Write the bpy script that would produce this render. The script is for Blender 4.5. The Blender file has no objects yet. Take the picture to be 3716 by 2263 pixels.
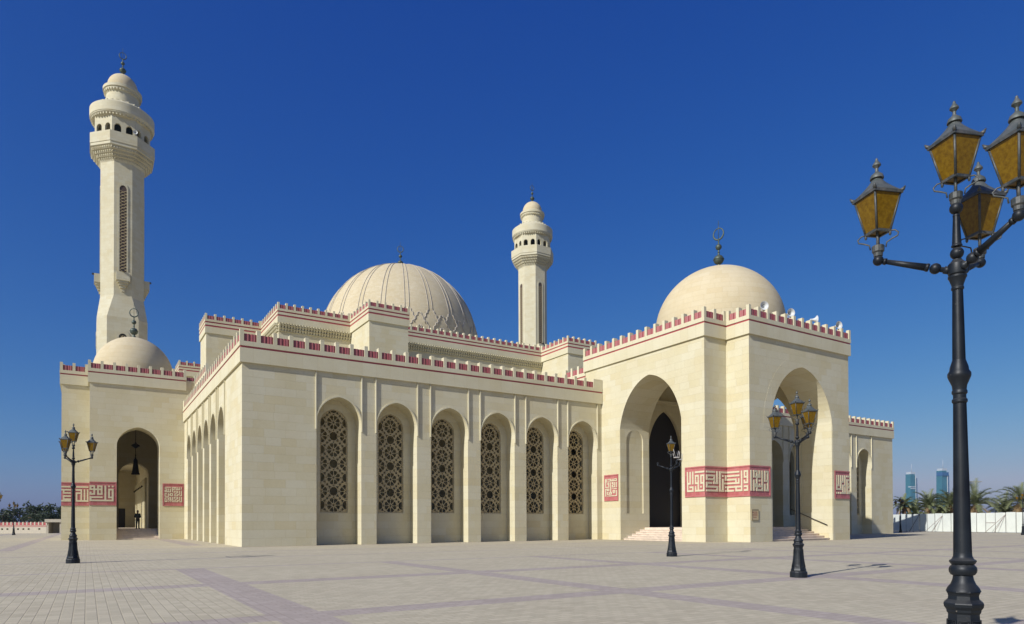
import bpy, bmesh, math, random
from mathutils import Vector, Matrix
from mathutils.geometry import tessellate_polygon

R_ = math.radians
PI = math.pi
rnd = random.Random(7)
scene = bpy.context.scene
COL = scene.collection

# ------------------------------------------------------------------ camera
YAW, PITCH, ROLL = 1.00665, 0.012654, -0.004171
FPX, CY0 = 2437.711, 1867.423
CAMPOS = Vector((-7.235, -39.382, 1.254))
fw = Vector((math.cos(YAW)*math.cos(PITCH), math.sin(YAW)*math.cos(PITCH), math.sin(PITCH)))
rt0 = Vector((math.sin(YAW), -math.cos(YAW), 0.0))
up0 = rt0.cross(fw)
rt = rt0*math.cos(ROLL) + up0*math.sin(ROLL)
up = -rt0*math.sin(ROLL) + up0*math.cos(ROLL)
cam = bpy.data.cameras.new('camera')
camo = bpy.data.objects.new('camera', cam)
COL.objects.link(camo)
m = Matrix((rt, up, -fw)).transposed().to_4x4()
m.translation = CAMPOS
camo.matrix_world = m
cam.sensor_width = 36.0
cam.sensor_fit = 'HORIZONTAL'
cam.lens = FPX*36.0/3716.0
cam.shift_y = (CY0-1131.5)/3716.0
cam.clip_start = 0.1
cam.clip_end = 20000
scene.camera = camo

# ------------------------------------------------------------------ light and sky
SUN_AZ, SUN_EL = R_(13.8), R_(33.0)            # azimuth = heading of the light over the ground, from +X
ld = Vector((math.cos(SUN_AZ)*math.cos(SUN_EL), math.sin(SUN_AZ)*math.cos(SUN_EL), -math.sin(SUN_EL)))
sun = bpy.data.lights.new('sun', 'SUN')
sun.energy = 4.2
sun.angle = R_(0.5)
sun.color = (1.0, 0.982, 0.965)
suno = bpy.data.objects.new('sun', sun)
COL.objects.link(suno)
suno.rotation_euler = ld.to_track_quat('-Z', 'Y').to_euler()
suno.location = (0, 0, 100)
world = bpy.data.worlds.new('World')
scene.world = world
world.use_nodes = True
wn = world.node_tree
sky = wn.nodes.new('ShaderNodeTexSky')
sky.sky_type = 'NISHITA'
sky.sun_disc = False
sky.sun_elevation = SUN_EL
sd = -ld
sky.sun_rotation = math.atan2(sd.x, sd.y)
sky.altitude = 0
sky.air_density = 1.0
sky.dust_density = 1.0
sky.ozone_density = 10.0
bg = wn.nodes['Background']
bg.inputs['Strength'].default_value = 0.08
# deep polarised blue: a gentle tone curve per channel on the sky's own colour
K_ = 0.085
sep = wn.nodes.new('ShaderNodeSeparateColor'); cmbc = wn.nodes.new('ShaderNodeCombineColor')
wn.links.new(sky.outputs[0], sep.inputs[0])
for i_, (pw, gn) in enumerate(((1.94, 4.7), (1.26, 1.10), (0.60, 0.655))):
    a_ = wn.nodes.new('ShaderNodeMath'); a_.operation = 'POWER'; a_.inputs[1].default_value = pw
    b_ = wn.nodes.new('ShaderNodeMath'); b_.operation = 'MULTIPLY'; b_.inputs[1].default_value = gn*K_**(pw-1.0)
    wn.links.new(sep.outputs[i_], a_.inputs[0]); wn.links.new(a_.outputs[0], b_.inputs[0]); outs_ = globals().setdefault('outs_', []); outs_.append(b_.outputs[0])
gm_ = wn.nodes.new('ShaderNodeMath'); gm_.operation = 'MULTIPLY'; gm_.inputs[1].default_value = 0.92
mn_ = wn.nodes.new('ShaderNodeMath'); mn_.operation = 'MINIMUM'
wn.links.new(outs_[1], gm_.inputs[0]); wn.links.new(gm_.outputs[0], mn_.inputs[0]); wn.links.new(outs_[0], mn_.inputs[1])
wn.links.new(mn_.outputs[0], cmbc.inputs[0]); wn.links.new(outs_[1], cmbc.inputs[1]); wn.links.new(outs_[2], cmbc.inputs[2])
wn.links.new(cmbc.outputs[0], bg.inputs['Color'])
scene.view_settings.view_transform = 'Standard'
scene.view_settings.look = 'None'
scene.view_settings.exposure = 0.30
scene.view_settings.gamma = 1.0
scene.cycles.max_bounces = 8
scene.cycles.diffuse_bounces = 5
scene.cycles.volume_bounces = 0

# ------------------------------------------------------------------ materials
MATS = {}

class NT:
    def __init__(self, name):
        self.m = bpy.data.materials.new(name)
        self.m.use_nodes = True
        self.t = self.m.node_tree
        self.b = self.t.nodes['Principled BSDF']
        MATS[name] = self.m
    def n(self, typ, **kw):
        nd = self.t.nodes.new('ShaderNode'+typ)
        for k, v in kw.items():
            if k in nd.inputs.keys():
                nd.inputs[k].default_value = v
            else:
                setattr(nd, k, v)
        return nd
    def l(self, a, b):
        self.t.links.new(a, b)
    def math(self, op, a, b=0.0):
        nd = self.n('Math', operation=op)
        for i, v in enumerate((a, b)):
            if hasattr(v, 'is_output'):
                self.l(v, nd.inputs[i])
            else:
                nd.inputs[i].default_value = v
        return nd.outputs[0]
    def mix(self, fac, a, b, blend='MIX'):
        nd = self.n('Mix', data_type='RGBA', blend_type=blend)
        for i, v in ((0, fac), (6, a), (7, b)):
            if hasattr(v, 'is_output'):
                self.l(v, nd.inputs[i])
            else:
                nd.inputs[i].default_value = v if i == 0 else (*v, 1.0) if len(v) == 3 else v
        return nd.outputs[2]
    def ramp(self, fac, a, b, c0=(0, 0, 0), c1=(1, 1, 1)):
        nd = self.n('ValToRGB')
        self.l(fac, nd.inputs[0])
        nd.color_ramp.elements[0].position = a
        nd.color_ramp.elements[1].position = b
        nd.color_ramp.elements[0].color = (*c0, 1)
        nd.color_ramp.elements[1].color = (*c1, 1)
        return nd.outputs[0]
    def noise(self, vec, scale, detail=3.0, rough=0.55):
        nd = self.n('TexNoise', Scale=scale, Detail=detail, Roughness=rough)
        if vec is not None:
            self.l(vec, nd.inputs['Vector'])
        return nd.outputs['Fac']
    def bump(self, h, dist, strength=1.0):
        nd = self.n('Bump', Strength=strength, Distance=dist)
        self.l(h, nd.inputs['Height'])
        self.l(nd.outputs[0], self.b.inputs['Normal'])

def simple(name, col, rough=0.8, metallic=0.0, var=0.0, scale=4.0, spec=None):
    k = NT(name)
    k.b.inputs['Roughness'].default_value = rough
    k.b.inputs['Metallic'].default_value = metallic
    if spec is not None:
        k.b.inputs['Specular IOR Level'].default_value = spec
    if var > 0:
        g = k.n('NewGeometry')
        f = k.noise(g.outputs['Position'], scale, 5, 0.6)
        f = k.ramp(f, 0.3, 0.7)
        k.l(k.mix(f, tuple(c*(1-var) for c in col), tuple(min(1, c*(1+var)) for c in col)), k.b.inputs['Base Color'])
    else:
        k.b.inputs['Base Color'].default_value = (*col, 1)
    return k

STONE_A, STONE_B = (0.60, 0.558, 0.405), (0.562, 0.50, 0.315)

def stone(name, mode='wall', bw=1.18, bh=0.475, ca=STONE_A, cb=STONE_B, radius=3.0, contrast=1.0):
    k = NT(name)
    g = k.n('NewGeometry')
    if mode == 'wall':
        s = k.n('SeparateXYZ'); k.l(g.outputs['Position'], s.inputs[0])
        u = k.math('ADD', s.outputs[0], s.outputs[1]); v = s.outputs[2]
    else:                                   # round things: angle about the object's own axis
        tc = k.n('TexCoord'); s = k.n('SeparateXYZ'); k.l(tc.outputs['Object'], s.inputs[0])
        u = k.math('MULTIPLY', k.math('ARCTAN2', s.outputs[1], s.outputs[0]), radius); v = s.outputs[2]
    cmb = k.n('CombineXYZ'); k.l(u, cmb.inputs[0]); k.l(v, cmb.inputs[1])
    br = k.n('TexBrick', Scale=1.0)
    br.offset = 0.5; br.offset_frequency = 2; br.squash = 0.72; br.squash_frequency = 3
    br.inputs['Brick Width'].default_value = bw
    br.inputs['Row Height'].default_value = bh
    br.inputs['Mortar Size'].default_value = 0.008
    br.inputs['Mortar Smooth'].default_value = 0.35
    br.inputs['Bias'].default_value = -0.25
    br.inputs['Color1'].default_value = (*ca, 1)
    br.inputs['Color2'].default_value = (*cb, 1)
    br.inputs['Mortar'].default_value = (ca[0]*0.86, ca[1]*0.83, ca[2]*0.76, 1)
    k.l(cmb.outputs[0], br.inputs['Vector'])
    n1 = k.noise(g.outputs['Position'], 0.5, 4, 0.6)
    n2 = k.noise(g.outputs['Position'], 9.0, 5, 0.7)
    c = k.mix(k.ramp(n1, 0.35, 0.7), br.outputs['Color'], (0.93, 0.91, 0.86), 'MULTIPLY')
    c = k.mix(k.math('MULTIPLY', k.ramp(n2, 0.35, 0.75), 0.35*contrast), c, (0.86, 0.82, 0.75), 'MULTIPLY')
    # second, unrelated grid of blocks gives some courses a warmer tone
    br2 = k.n('TexBrick', Scale=1.0)
    br2.offset = 0.5; br2.squash = 0.72; br2.squash_frequency = 3
    for key, val in (('Brick Width', bw), ('Row Height', bh), ('Mortar Size', 0.0), ('Bias', -0.55)):
        br2.inputs[key].default_value = val
    br2.inputs['Color1'].default_value = (0, 0, 0, 1); br2.inputs['Color2'].default_value = (1, 1, 1, 1)
    off = k.n('VectorMath', operation='ADD'); off.inputs[1].default_value = (bw*0, bh*36, 0)
    k.l(cmb.outputs[0], off.inputs[0]); k.l(off.outputs[0], br2.inputs['Vector'])
    c = k.mix(k.math('MULTIPLY', br2.outputs['Color'], 0.42*contrast), c, (1.0, 0.90, 0.74), 'MULTIPLY')
    k.l(c, k.b.inputs['Base Color'])
    k.b.inputs['Roughness'].default_value = 0.85
    k.b.inputs['Specular IOR Level'].default_value = 0.25
    h = k.math('ADD', k.math('MULTIPLY', br.outputs['Fac'], -1.0), k.math('MULTIPLY', n2, 0.25))
    k.bump(h, 0.004)
    return k

stone('wall_stone')
stone('shaft_stone', 'ang', 0.8, 0.42, radius=2.7, ca=(0.565, 0.528, 0.385), cb=(0.53, 0.475, 0.315), contrast=0.6)
stone('dome_stone', 'ang', 1.0, 0.40, radius=4.2, ca=(0.565, 0.485, 0.325), cb=(0.54, 0.45, 0.285), contrast=0.55)
stone('trim_stone', 'wall', 0.9, 4.0, ca=(0.595, 0.552, 0.395), cb=(0.578, 0.528, 0.365), contrast=0.5)
k = stone('main_dome_stone', 'ang', 0.42, 0.21, radius=9.0, ca=(0.53, 0.455, 0.305), cb=(0.58, 0.51, 0.365), contrast=0.9)
simple('dome_rib', (0.38, 0.34, 0.28), 0.8, var=0.1)
simple('grille_stone', (0.40, 0.325, 0.18), 0.85, var=0.12, scale=6)
simple('opening_shade', (0.02, 0.017, 0.014), 0.9)  # near-black colour, shade painted behind the openings
simple('slot_back', (0.085, 0.055, 0.04), 0.9)
simple('doorway_shade', (0.012, 0.008, 0.006), 0.6)  # near-black colour stands for the shade inside the doorways
simple('bare_metal', (0.45, 0.42, 0.38), 0.6, var=0.2, scale=20)
simple('bronze', (0.075, 0.095, 0.075), 0.55, 0.5, var=0.25, scale=5)
simple('step_marble', (0.60, 0.50, 0.40), 0.6, var=0.14, scale=3)
simple('white_metal', (0.50, 0.51, 0.50), 0.5, var=0.2, scale=8)
simple('grey_metal', (0.35, 0.36, 0.36), 0.5, 0.3)
simple('plaque_face', (0.50, 0.40, 0.23), 0.5)
simple('plaque_frame', (0.27, 0.22, 0.13), 0.5)
simple('plaque_text', (0.25, 0.055, 0.03), 0.6)
simple('rail_metal', (0.06, 0.05, 0.04), 0.5, 0.4)
simple('bare_earth', (0.30, 0.26, 0.20), 0.95, var=0.15, scale=0.2)

# red glazed tile, with small tone changes from tile to tile
def red_tile(name, ca, cb, w=0.33, h=0.33):
    k = NT(name)
    g = k.n('NewGeometry'); s = k.n('SeparateXYZ'); k.l(g.outputs['Position'], s.inputs[0])
    u = k.math('ADD', s.outputs[0], s.outputs[1])
    cmb = k.n('CombineXYZ'); k.l(u, cmb.inputs[0]); k.l(s.outputs[2], cmb.inputs[1])
    br = k.n('TexBrick', Scale=1.0)
    br.offset = 0.0
    br.inputs['Brick Width'].default_value = w; br.inputs['Row Height'].default_value = h
    br.inputs['Mortar Size'].default_value = 0.004
    br.inputs['Color1'].default_value = (*ca, 1); br.inputs['Color2'].default_value = (*cb, 1)
    br.inputs['Mortar'].default_value = (cb[0]*1.1, cb[1]*1.6, cb[2]*1.5, 1)
    k.l(cmb.outputs[0], br.inputs['Vector'])
    n = k.noise(g.outputs['Position'], 4.0, 4, 0.6)
    c = k.mix(k.ramp(n, 0.4, 0.75), br.outputs['Color'], (1.0, 0.86, 0.84), 'MULTIPLY')
    k.l(c, k.b.inputs['Base Color'])
    k.b.inputs['Roughness'].default_value = 0.45
    return k
red_tile('red_tile', (0.375, 0.105, 0.105), (0.45, 0.155, 0.15))
red_tile('red_line', (0.33, 0.058, 0.062), (0.40, 0.085, 0.085), 1.2, 2.0)

def panel_mat():                                # the ribs of the merlon panels: each rib its own glaze
    k = NT('panel_tile')
    tc = k.n('TexCoord'); s = k.n('SeparateXYZ'); k.l(tc.outputs['Object'], s.inputs[0])
    w = k.n('TexWhiteNoise', noise_dimensions='1D')
    k.l(k.math('FLOOR', k.math('MULTIPLY', k.math('ADD', s.outputs[0], 5.0), 12.0)), w.inputs['W'])
    c = k.mix(w.outputs['Value'], (0.25, 0.05, 0.055), (0.40, 0.135, 0.125))
    k.l(c, k.b.inputs['Base Color'])
    k.b.inputs['Roughness'].default_value = 0.4
panel_mat()

def paving():
    k = NT('paving')
    g = k.n('NewGeometry'); s = k.n('SeparateXYZ'); k.l(g.outputs['Position'], s.inputs[0])
    X, Y = s.outputs[0], s.outputs[1]
    def band(c, x0, pitch, half):
        f = k.math('ADD', c, -x0 + pitch*40 + pitch/2)
        f = k.math('MODULO', f, pitch)
        f = k.math('ABSOLUTE', k.math('ADD', f, -pitch/2))
        return k.math('LESS_THAN', f, half)
    # wobbly edge: whole pavers, not a ruled line
    def stepq(c, q):
        return k.math('MULTIPLY', k.math('FLOOR', k.math('DIVIDE', c, q)), q)
    bx = k.math('MULTIPLY', band(stepq(X, 0.105), -4.80, 5.90, 0.36),
                k.math('MAXIMUM', k.math('LESS_THAN', Y, -18.2), k.math('MULTIPLY', k.math('LESS_THAN', X, -9.0), k.math('GREATER_THAN', Y, 1.0))))
    by = k.math('MAXIMUM', k.math('MULTIPLY', band(stepq(Y, 0.105), -30.10, 5.86, 0.35), k.math('LESS_THAN', Y, -21.0)), band(stepq(Y, 0.105), -30.10, 5.86, 0.17))
    bands = k.math('MAXIMUM', bx, by)
    # extra broad band in front of the left facade
    near = k.math('MULTIPLY', k.math('LESS_THAN', k.math('ABSOLUTE', k.math('ADD', X, 1.75)), 0.5), k.math('GREATER_THAN', Y, 4.5))
    bands = k.math('MAXIMUM', bands, near)
    def bricks(a, b, ox):
        cmb = k.n('CombineXYZ'); k.l(a, cmb.inputs[0]); k.l(b, cmb.inputs[1])
        br = k.n('TexBrick', Scale=1.0)
        br.offset = 0.5
        br.inputs['Brick Width'].default_value = 0.225; br.inputs['Row Height'].default_value = 0.145
        br.inputs['Mortar Size'].default_value = 0.0085; br.inputs['Mortar Smooth'].default_value = 0.4
        br.inputs['Color1'].default_value = (0, 0, 0, 1); br.inputs['Color2'].default_value = (1, 1, 1, 1)
        br.inputs['Mortar'].default_value = (0.5, 0.5, 0.5, 1)
        k.l(cmb.outputs[0], br.inputs['Vector'])
        return br
    b1 = bricks(Y, X, 0); b2 = bricks(X, Y, 0)
    side = k.math('LESS_THAN', X, -4.80)
    fac = k.mix(side, b2.outputs['Fac'], b1.outputs['Fac'])
    tone = k.mix(side, b2.outputs['Color'], b1.outputs['Color'])
    n1 = k.noise(g.outputs['Position'], 0.35, 4, 0.6)
    n2 = k.noise(g.outputs['Position'], 22.0, 4, 0.7)
    cream = k.mix(tone, (0.465, 0.414, 0.293), (0.55, 0.488, 0.348))
    mauve = k.mix(tone, (0.395, 0.338, 0.285), (0.455, 0.388, 0.33))
    c = k.mix(bands, cream, mauve)
    c = k.mix(k.math('MULTIPLY', k.ramp(n1, 0.3, 0.72), 0.8), c, (0.90, 0.88, 0.88), 'MULTIPLY')
    c = k.mix(k.math('MULTIPLY', k.ramp(n2, 0.3, 0.8), 0.5), c, (0.82, 0.81, 0.80), 'MULTIPLY')
    c = k.mix(k.math('MULTIPLY', fac, k.math('ADD', k.math('MULTIPLY', side, -0.14), 0.42)), c, (0.58, 0.55, 0.51), 'MULTIPLY')
    n3 = k.noise(g.outputs['Position'], 1.6, 5, 0.7)
    c = k.mix(k.math('MULTIPLY', k.ramp(n3, 0.55, 0.74), 0.45), c, (0.74, 0.71, 0.68), 'MULTIPLY')
    k.l(c, k.b.inputs['Base Color'])
    k.b.inputs['Roughness'].default_value = 0.9
    k.b.inputs['Specular IOR Level'].default_value = 0.2
    h = k.math('ADD', k.math('MULTIPLY', fac, -1.0), k.math('MULTIPLY', n2, 0.35))
    k.bump(h, 0.005)
paving()

# cast iron paint with chips, patinated lantern roofs, amber glass
k = NT('iron_paint')
g = k.n('NewGeometry')
n = k.noise(g.outputs['Position'], 30.0, 6, 0.7)
n2 = k.noise(g.outputs['Position'], 5.0, 4, 0.6)
c = k.mix(k.ramp(n2, 0.35, 0.7), (0.0055, 0.0075, 0.011), (0.012, 0.016, 0.021))
c = k.mix(k.ramp(n, 0.665, 0.72), c, (0.19, 0.165, 0.13))
sn = k.n('SeparateXYZ'); k.l(g.outputs['Normal'], sn.inputs[0])
dust = k.math('MULTIPLY', k.ramp(sn.outputs[2], 0.35, 0.95), k.ramp(n2, 0.25, 0.75))
c = k.mix(k.math('MULTIPLY', dust, 0.55), c, (0.13, 0.12, 0.10))
k.l(c, k.b.inputs['Base Color'])
k.b.inputs['Roughness'].default_value = 0.46
k.b.inputs['Specular IOR Level'].default_value = 0.3
k.bump(n, 0.002, 0.5)
k = NT('lantern_roof')
g = k.n('NewGeometry')
n = k.noise(g.outputs['Position'], 18.0, 6, 0.7)
k.l(k.mix(k.ramp(n, 0.35, 0.7), (0.055, 0.07, 0.064), (0.125, 0.125, 0.12)), k.b.inputs['Base Color'])
k.b.inputs['Roughness'].default_value = 0.55
k.b.inputs['Metallic'].default_value = 0.2
k.bump(n, 0.003, 0.6)
k = NT('lantern_frame')
g = k.n('NewGeometry')
n = k.noise(g.outputs['Position'], 25.0, 5, 0.7)
k.l(k.mix(k.ramp(n, 0.4, 0.7), (0.03, 0.037, 0.037), (0.095, 0.09, 0.08)), k.b.inputs['Base Color'])
k.b.inputs['Roughness'].default_value = 0.5
k = NT('amber_glass')
g = k.n('NewGeometry')
n = k.noise(g.outputs['Position'], 38.0, 5, 0.65)
vo = k.n('TexVoronoi', Scale=95.0); k.l(g.outputs['Position'], vo.inputs['Vector'])
col = k.mix(k.ramp(n, 0.35, 0.68), (0.20, 0.105, 0.003), (0.34, 0.20, 0.010))
k.l(col, k.b.inputs['Base Color'])
k.b.inputs['Roughness'].default_value = 0.28
tr = k.n('BsdfTranslucent'); k.l(col, tr.inputs['Color'])
mx = k.n('MixShader'); mx.inputs[0].default_value = 0.45
k.l(k.b.outputs[0], mx.inputs[1]); k.l(tr.outputs[0], mx.inputs[2])
k.l(mx.outputs[0], k.t.nodes['Material Output'].inputs[0])
k.bump(vo.outputs['Distance'], 0.002, 0.35)

# plants
def leafmat(name, a, b, trans=0.3):
    k = NT(name)
    g = k.n('NewGeometry')
    n = k.noise(g.outputs['Position'], 1.6, 3, 0.6)
    w = k.n('TexWhiteNoise', noise_dimensions='1D'); k.l(g.outputs['Random Per Island'], w.inputs['W'])
    c = k.mix(w.outputs['Value'], a, b)
    c = k.mix(k.math('MULTIPLY', k.ramp(n, 0.35, 0.7), 0.6), c, (0.6, 0.62, 0.5), 'MULTIPLY')
    k.l(c, k.b.inputs['Base Color'])
    k.b.inputs['Roughness'].default_value = 0.6
    tr = k.n('BsdfTranslucent'); k.l(c, tr.inputs['Color'])
    mx = k.n('MixShader'); mx.inputs[0].default_value = trans
    k.l(k.b.outputs[0], mx.inputs[1]); k.l(tr.outputs[0], mx.inputs[2])
    k.l(mx.outputs[0], k.t.nodes['Material Output'].inputs[0])
leafmat('dark_leaves', (0.022, 0.036, 0.018), (0.055, 0.075, 0.03))
leafmat('palm_leaves', (0.14, 0.17, 0.07), (0.25, 0.26, 0.125))
leafmat('dry_leaves', (0.26, 0.17, 0.07), (0.33, 0.22, 0.11))
simple('bark', (0.16, 0.09, 0.05), 0.9, var=0.35, scale=6)
simple('fence_white', (0.66, 0.69, 0.63), 0.6, var=0.06, scale=1.2)
simple('fence_pale', (0.68, 0.65, 0.55), 0.6, var=0.06, scale=1.2)
simple('fence_post', (0.10, 0.085, 0.07), 0.8)
simple('brace_metal', (0.27, 0.20, 0.17), 0.6, var=0.3)
simple('plaster_cream', (0.46, 0.41, 0.32), 0.85, var=0.06)
simple('tower_blue', (0.03, 0.085, 0.19), 0.25)
simple('tower_white', (0.38, 0.41, 0.43), 0.5)
k = NT('tower_glass')
g = k.n('NewGeometry'); s = k.n('SeparateXYZ'); k.l(g.outputs['Position'], s.inputs[0])
w = k.math('MODULO', s.outputs[2], 3.6)
ln = k.math('LESS_THAN', w, 0.9)
n = k.noise(g.outputs['Position'], 0.05, 3, 0.6)
c = k.mix(k.ramp(n, 0.3, 0.7), (0.03, 0.115, 0.145), (0.05, 0.16, 0.185))
c = k.mix(k.math('MULTIPLY', ln, 0.5), c, (0.02, 0.075, 0.10))
k.l(c, k.b.inputs['Base Color']); k.b.inputs['Roughness'].default_value = 0.3
# person
simple('uniform_cloth', (0.030, 0.034, 0.024), 0.85, var=0.15, scale=12)
simple('trouser_cloth', (0.022, 0.024, 0.020), 0.85, var=0.15, scale=12)
simple('skin', (0.16, 0.085, 0.055), 0.6)
simple('hair', (0.01, 0.009, 0.008), 0.7)
simple('shoe', (0.012, 0.011, 0.010), 0.4)
simple('pendant_bronze', (0.030, 0.022, 0.014), 0.5, 0.5)

# ------------------------------------------------------------------ mesh helpers
class MB:
    def __init__(self):
        self.v = []; self.f = []; self.mi = []; self.sm = []
    def add(self, vs, fs, mi=0, sm=False):
        o = len(self.v)
        self.v += [Vector(p) for p in vs]
        for f in fs:
            self.f.append([i+o for i in f]); self.mi.append(mi); self.sm.append(sm)
    def box(self, x0, x1, y0, y1, z0, z1, mi=0, M=None):
        vs = [Vector((x, y, z)) for z in (z0, z1) for y in (y0, y1) for x in (x0, x1)]
        if M is not None:
            vs = [M @ p for p in vs]
        self.add(vs, [(0, 2, 3, 1), (4, 5, 7, 6), (0, 1, 5, 4), (2, 6, 7, 3), (0, 4, 6, 2), (1, 3, 7, 5)], mi)
    def lathe(self, prof, seg=24, c=(0, 0, 0), mi=0, sm=True, flute=0.0, ph=0.0, M=None, crease=32):
        def ring(r, z):
            res = []
            for i in range(seg):
                a = ph + 2*PI*i/seg
                rr = r*(1-flute*(i % 2))
                p = Vector((rr*math.cos(a), rr*math.sin(a), z))
                res.append((M @ p if M is not None else p) + Vector(c))
            return res
        groups = [[prof[0]]]
        for j in range(1, len(prof)):
            groups[-1].append(prof[j])
            if sm and 0 < j < len(prof)-1:
                d0 = Vector((prof[j][0]-prof[j-1][0], prof[j][1]-prof[j-1][1])); d1 = Vector((prof[j+1][0]-prof[j][0], prof[j+1][1]-prof[j][1]))
                if d0.length > 1e-6 and d1.length > 1e-6 and d0.angle(d1) > R_(crease):
                    groups.append([prof[j]])
        for gp in groups:
            vs = []; fs = []
            for r, z in gp:
                vs += ring(r, z)
            for j in range(len(gp)-1):
                for i in range(seg):
                    a, b = j*seg+i, j*seg+(i+1) % seg
                    fs.append((a, b, b+seg, a+seg))
            self.add(vs, fs, mi, sm)
        for r, z, rev in ((prof[0][0], prof[0][1], True), (prof[-1][0], prof[-1][1], False)):
            if r > 1e-4:
                vs = ring(r, z)
                self.add(vs, [list(range(seg))[::-1] if rev else list(range(seg))], mi, False)
    def tube(self, pts, rad, seg=8, mi=0, sm=True, flute=0.0):
        pts = [Vector(p) for p in pts]
        if not hasattr(rad, '__len__'):
            rad = [rad]*len(pts)
        vs = []; fs = []
        prev = None
        for i, p in enumerate(pts):
            d = (pts[min(i+1, len(pts)-1)] - pts[max(i-1, 0)]).normalized()
            if prev is None:
                ref = Vector((0, 0, 1)) if abs(d.z) < 0.9 else Vector((1, 0, 0))
                a = d.cross(ref).normalized()
            else:
                a = (prev - d*prev.dot(d)).normalized()
            prev = a
            b = d.cross(a)
            for j in range(seg):
                t = 2*PI*j/seg
                r = rad[i]*(1-flute*(j % 2))
                vs.append(p + (a*math.cos(t)+b*math.sin(t))*r)
        for i in range(len(pts)-1):
            for j in range(seg):
                q, w = i*seg+j, i*seg+(j+1) % seg
                fs.append((q, w, w+seg, q+seg))
        fs.append(list(range(seg))[::-1]); fs.append([len(vs)-seg+j for j in range(seg)])
        self.add(vs, fs, mi, sm)
    def ball(self, c, r, seg=14, mi=0, sz=1.0):
        prof = [(r*math.sin(PI*i/8), -r*sz*math.cos(PI*i/8)) for i in range(9)]
        self.lathe(prof, seg, c, mi, True)
    def slab(self, outer, holes, fn, d0, d1, mi=0, mi_side=None):
        """polygon with holes in (u, v), thickened from depth d0 to d1; fn(u, v, d) -> point"""
        loops = [outer] + list(holes)
        flat = [p for lp in loops for p in lp]
        tris = tessellate_polygon([[Vector((p[0], p[1], 0)) for p in lp] for lp in loops])
        for d in (d0, d1):
            self.add([fn(p[0], p[1], d) for p in flat], [tuple(t) for t in tris], mi)
        ms = mi if mi_side is None else mi_side
        for lp in loops:
            n = len(lp)
            vs = [fn(p[0], p[1], d) for d in (d0, d1) for p in lp]
            self.add(vs, [(i, (i+1) % n, n+(i+1) % n, n+i) for i in range(n)], ms)
    def build(self, name, mats, parent=None, origin=(0, 0, 0), smooth_angle=None, mesh_only=False):
        me = bpy.data.meshes.new(name)
        o = Vector(origin)
        me.from_pydata([tuple(p-o) for p in self.v], [], self.f)
        if not isinstance(mats, (list, tuple)):
            mats = [mats]
        for mm in mats:
            me.materials.append(MATS[mm])
        me.polygons.foreach_set('material_index', self.mi)
        me.polygons.foreach_set('use_smooth', self.sm)
        bm = bmesh.new(); bm.from_mesh(me)
        bmesh.ops.recalc_face_normals(bm, faces=bm.faces)
        bm.to_mesh(me); bm.free()
        me.update()
        if mesh_only:
            return me
        return place(name, me, parent, origin)

WPOS = {}
def place(name, me, parent=None, origin=(0, 0, 0), rotz=0.0):
    ob = bpy.data.objects.new(name, me)
    COL.objects.link(ob)
    if parent is not None:
        ob.parent = parent
        ob.location = Vector(origin) - WPOS.get(parent.name, Vector((0, 0, 0)))
    else:
        ob.location = origin
    ob.rotation_euler.z = rotz
    WPOS[ob.name] = Vector(origin)
    return ob
def thing(name, label, cat, loc=(0, 0, 0), group=None):
    ob = bpy.data.objects.new(name, None)
    COL.objects.link(ob)
    ob.empty_display_size = 0.3
    ob.location = loc
    WPOS[ob.name] = Vector(loc)
    return tag(ob, label, cat, group)
def tag(ob, label, cat, group=None):
    ob['label'] = label; ob['category'] = cat
    if group:
        ob['group'] = group
    return ob
def structure(ob, kind='structure'):
    ob['kind'] = kind
    return ob
def copy_tree(o, parent=None):
    c = o.copy(); COL.objects.link(c); c.parent = parent
    for ch in o.children:
        copy_tree(ch, c)
    return c

def arch(c, half, z0, zs, za, n=14, k=0.13):
    """softly pointed arch outline, from the lower left corner over the apex to the lower right one"""
    h = za-zs
    q = k/(1+k)
    b = h/math.sqrt(1-q*q)
    t1 = math.acos(q)
    L = []
    for i in range(n+1):
        t = t1*i/n
        L.append((c+k*half-half*(1+k)*math.cos(t), zs+b*math.sin(t)))
    L[-1] = (c, za)
    return [(c-half, z0)] + L + [(2*c-x, z) for x, z in reversed(L[:-1])] + [(c+half, z0)]
def wall_outline(u0, u1, z0, z1, arches):
    """outline with door-like notches; arches sorted by u, each from arch()"""
    pts = [(u0, z0)]
    for a in arches:
        pts += a
    pts += [(u1, z0), (u1, z1), (u0, z1)]
    return pts
FX = lambda y0: (lambda u, v, d: (u, y0+d, v))         # wall facing -y, u = x
FY = lambda x0: (lambda u, v, d: (x0+d, u, v))         # wall facing -x, u = y

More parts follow.
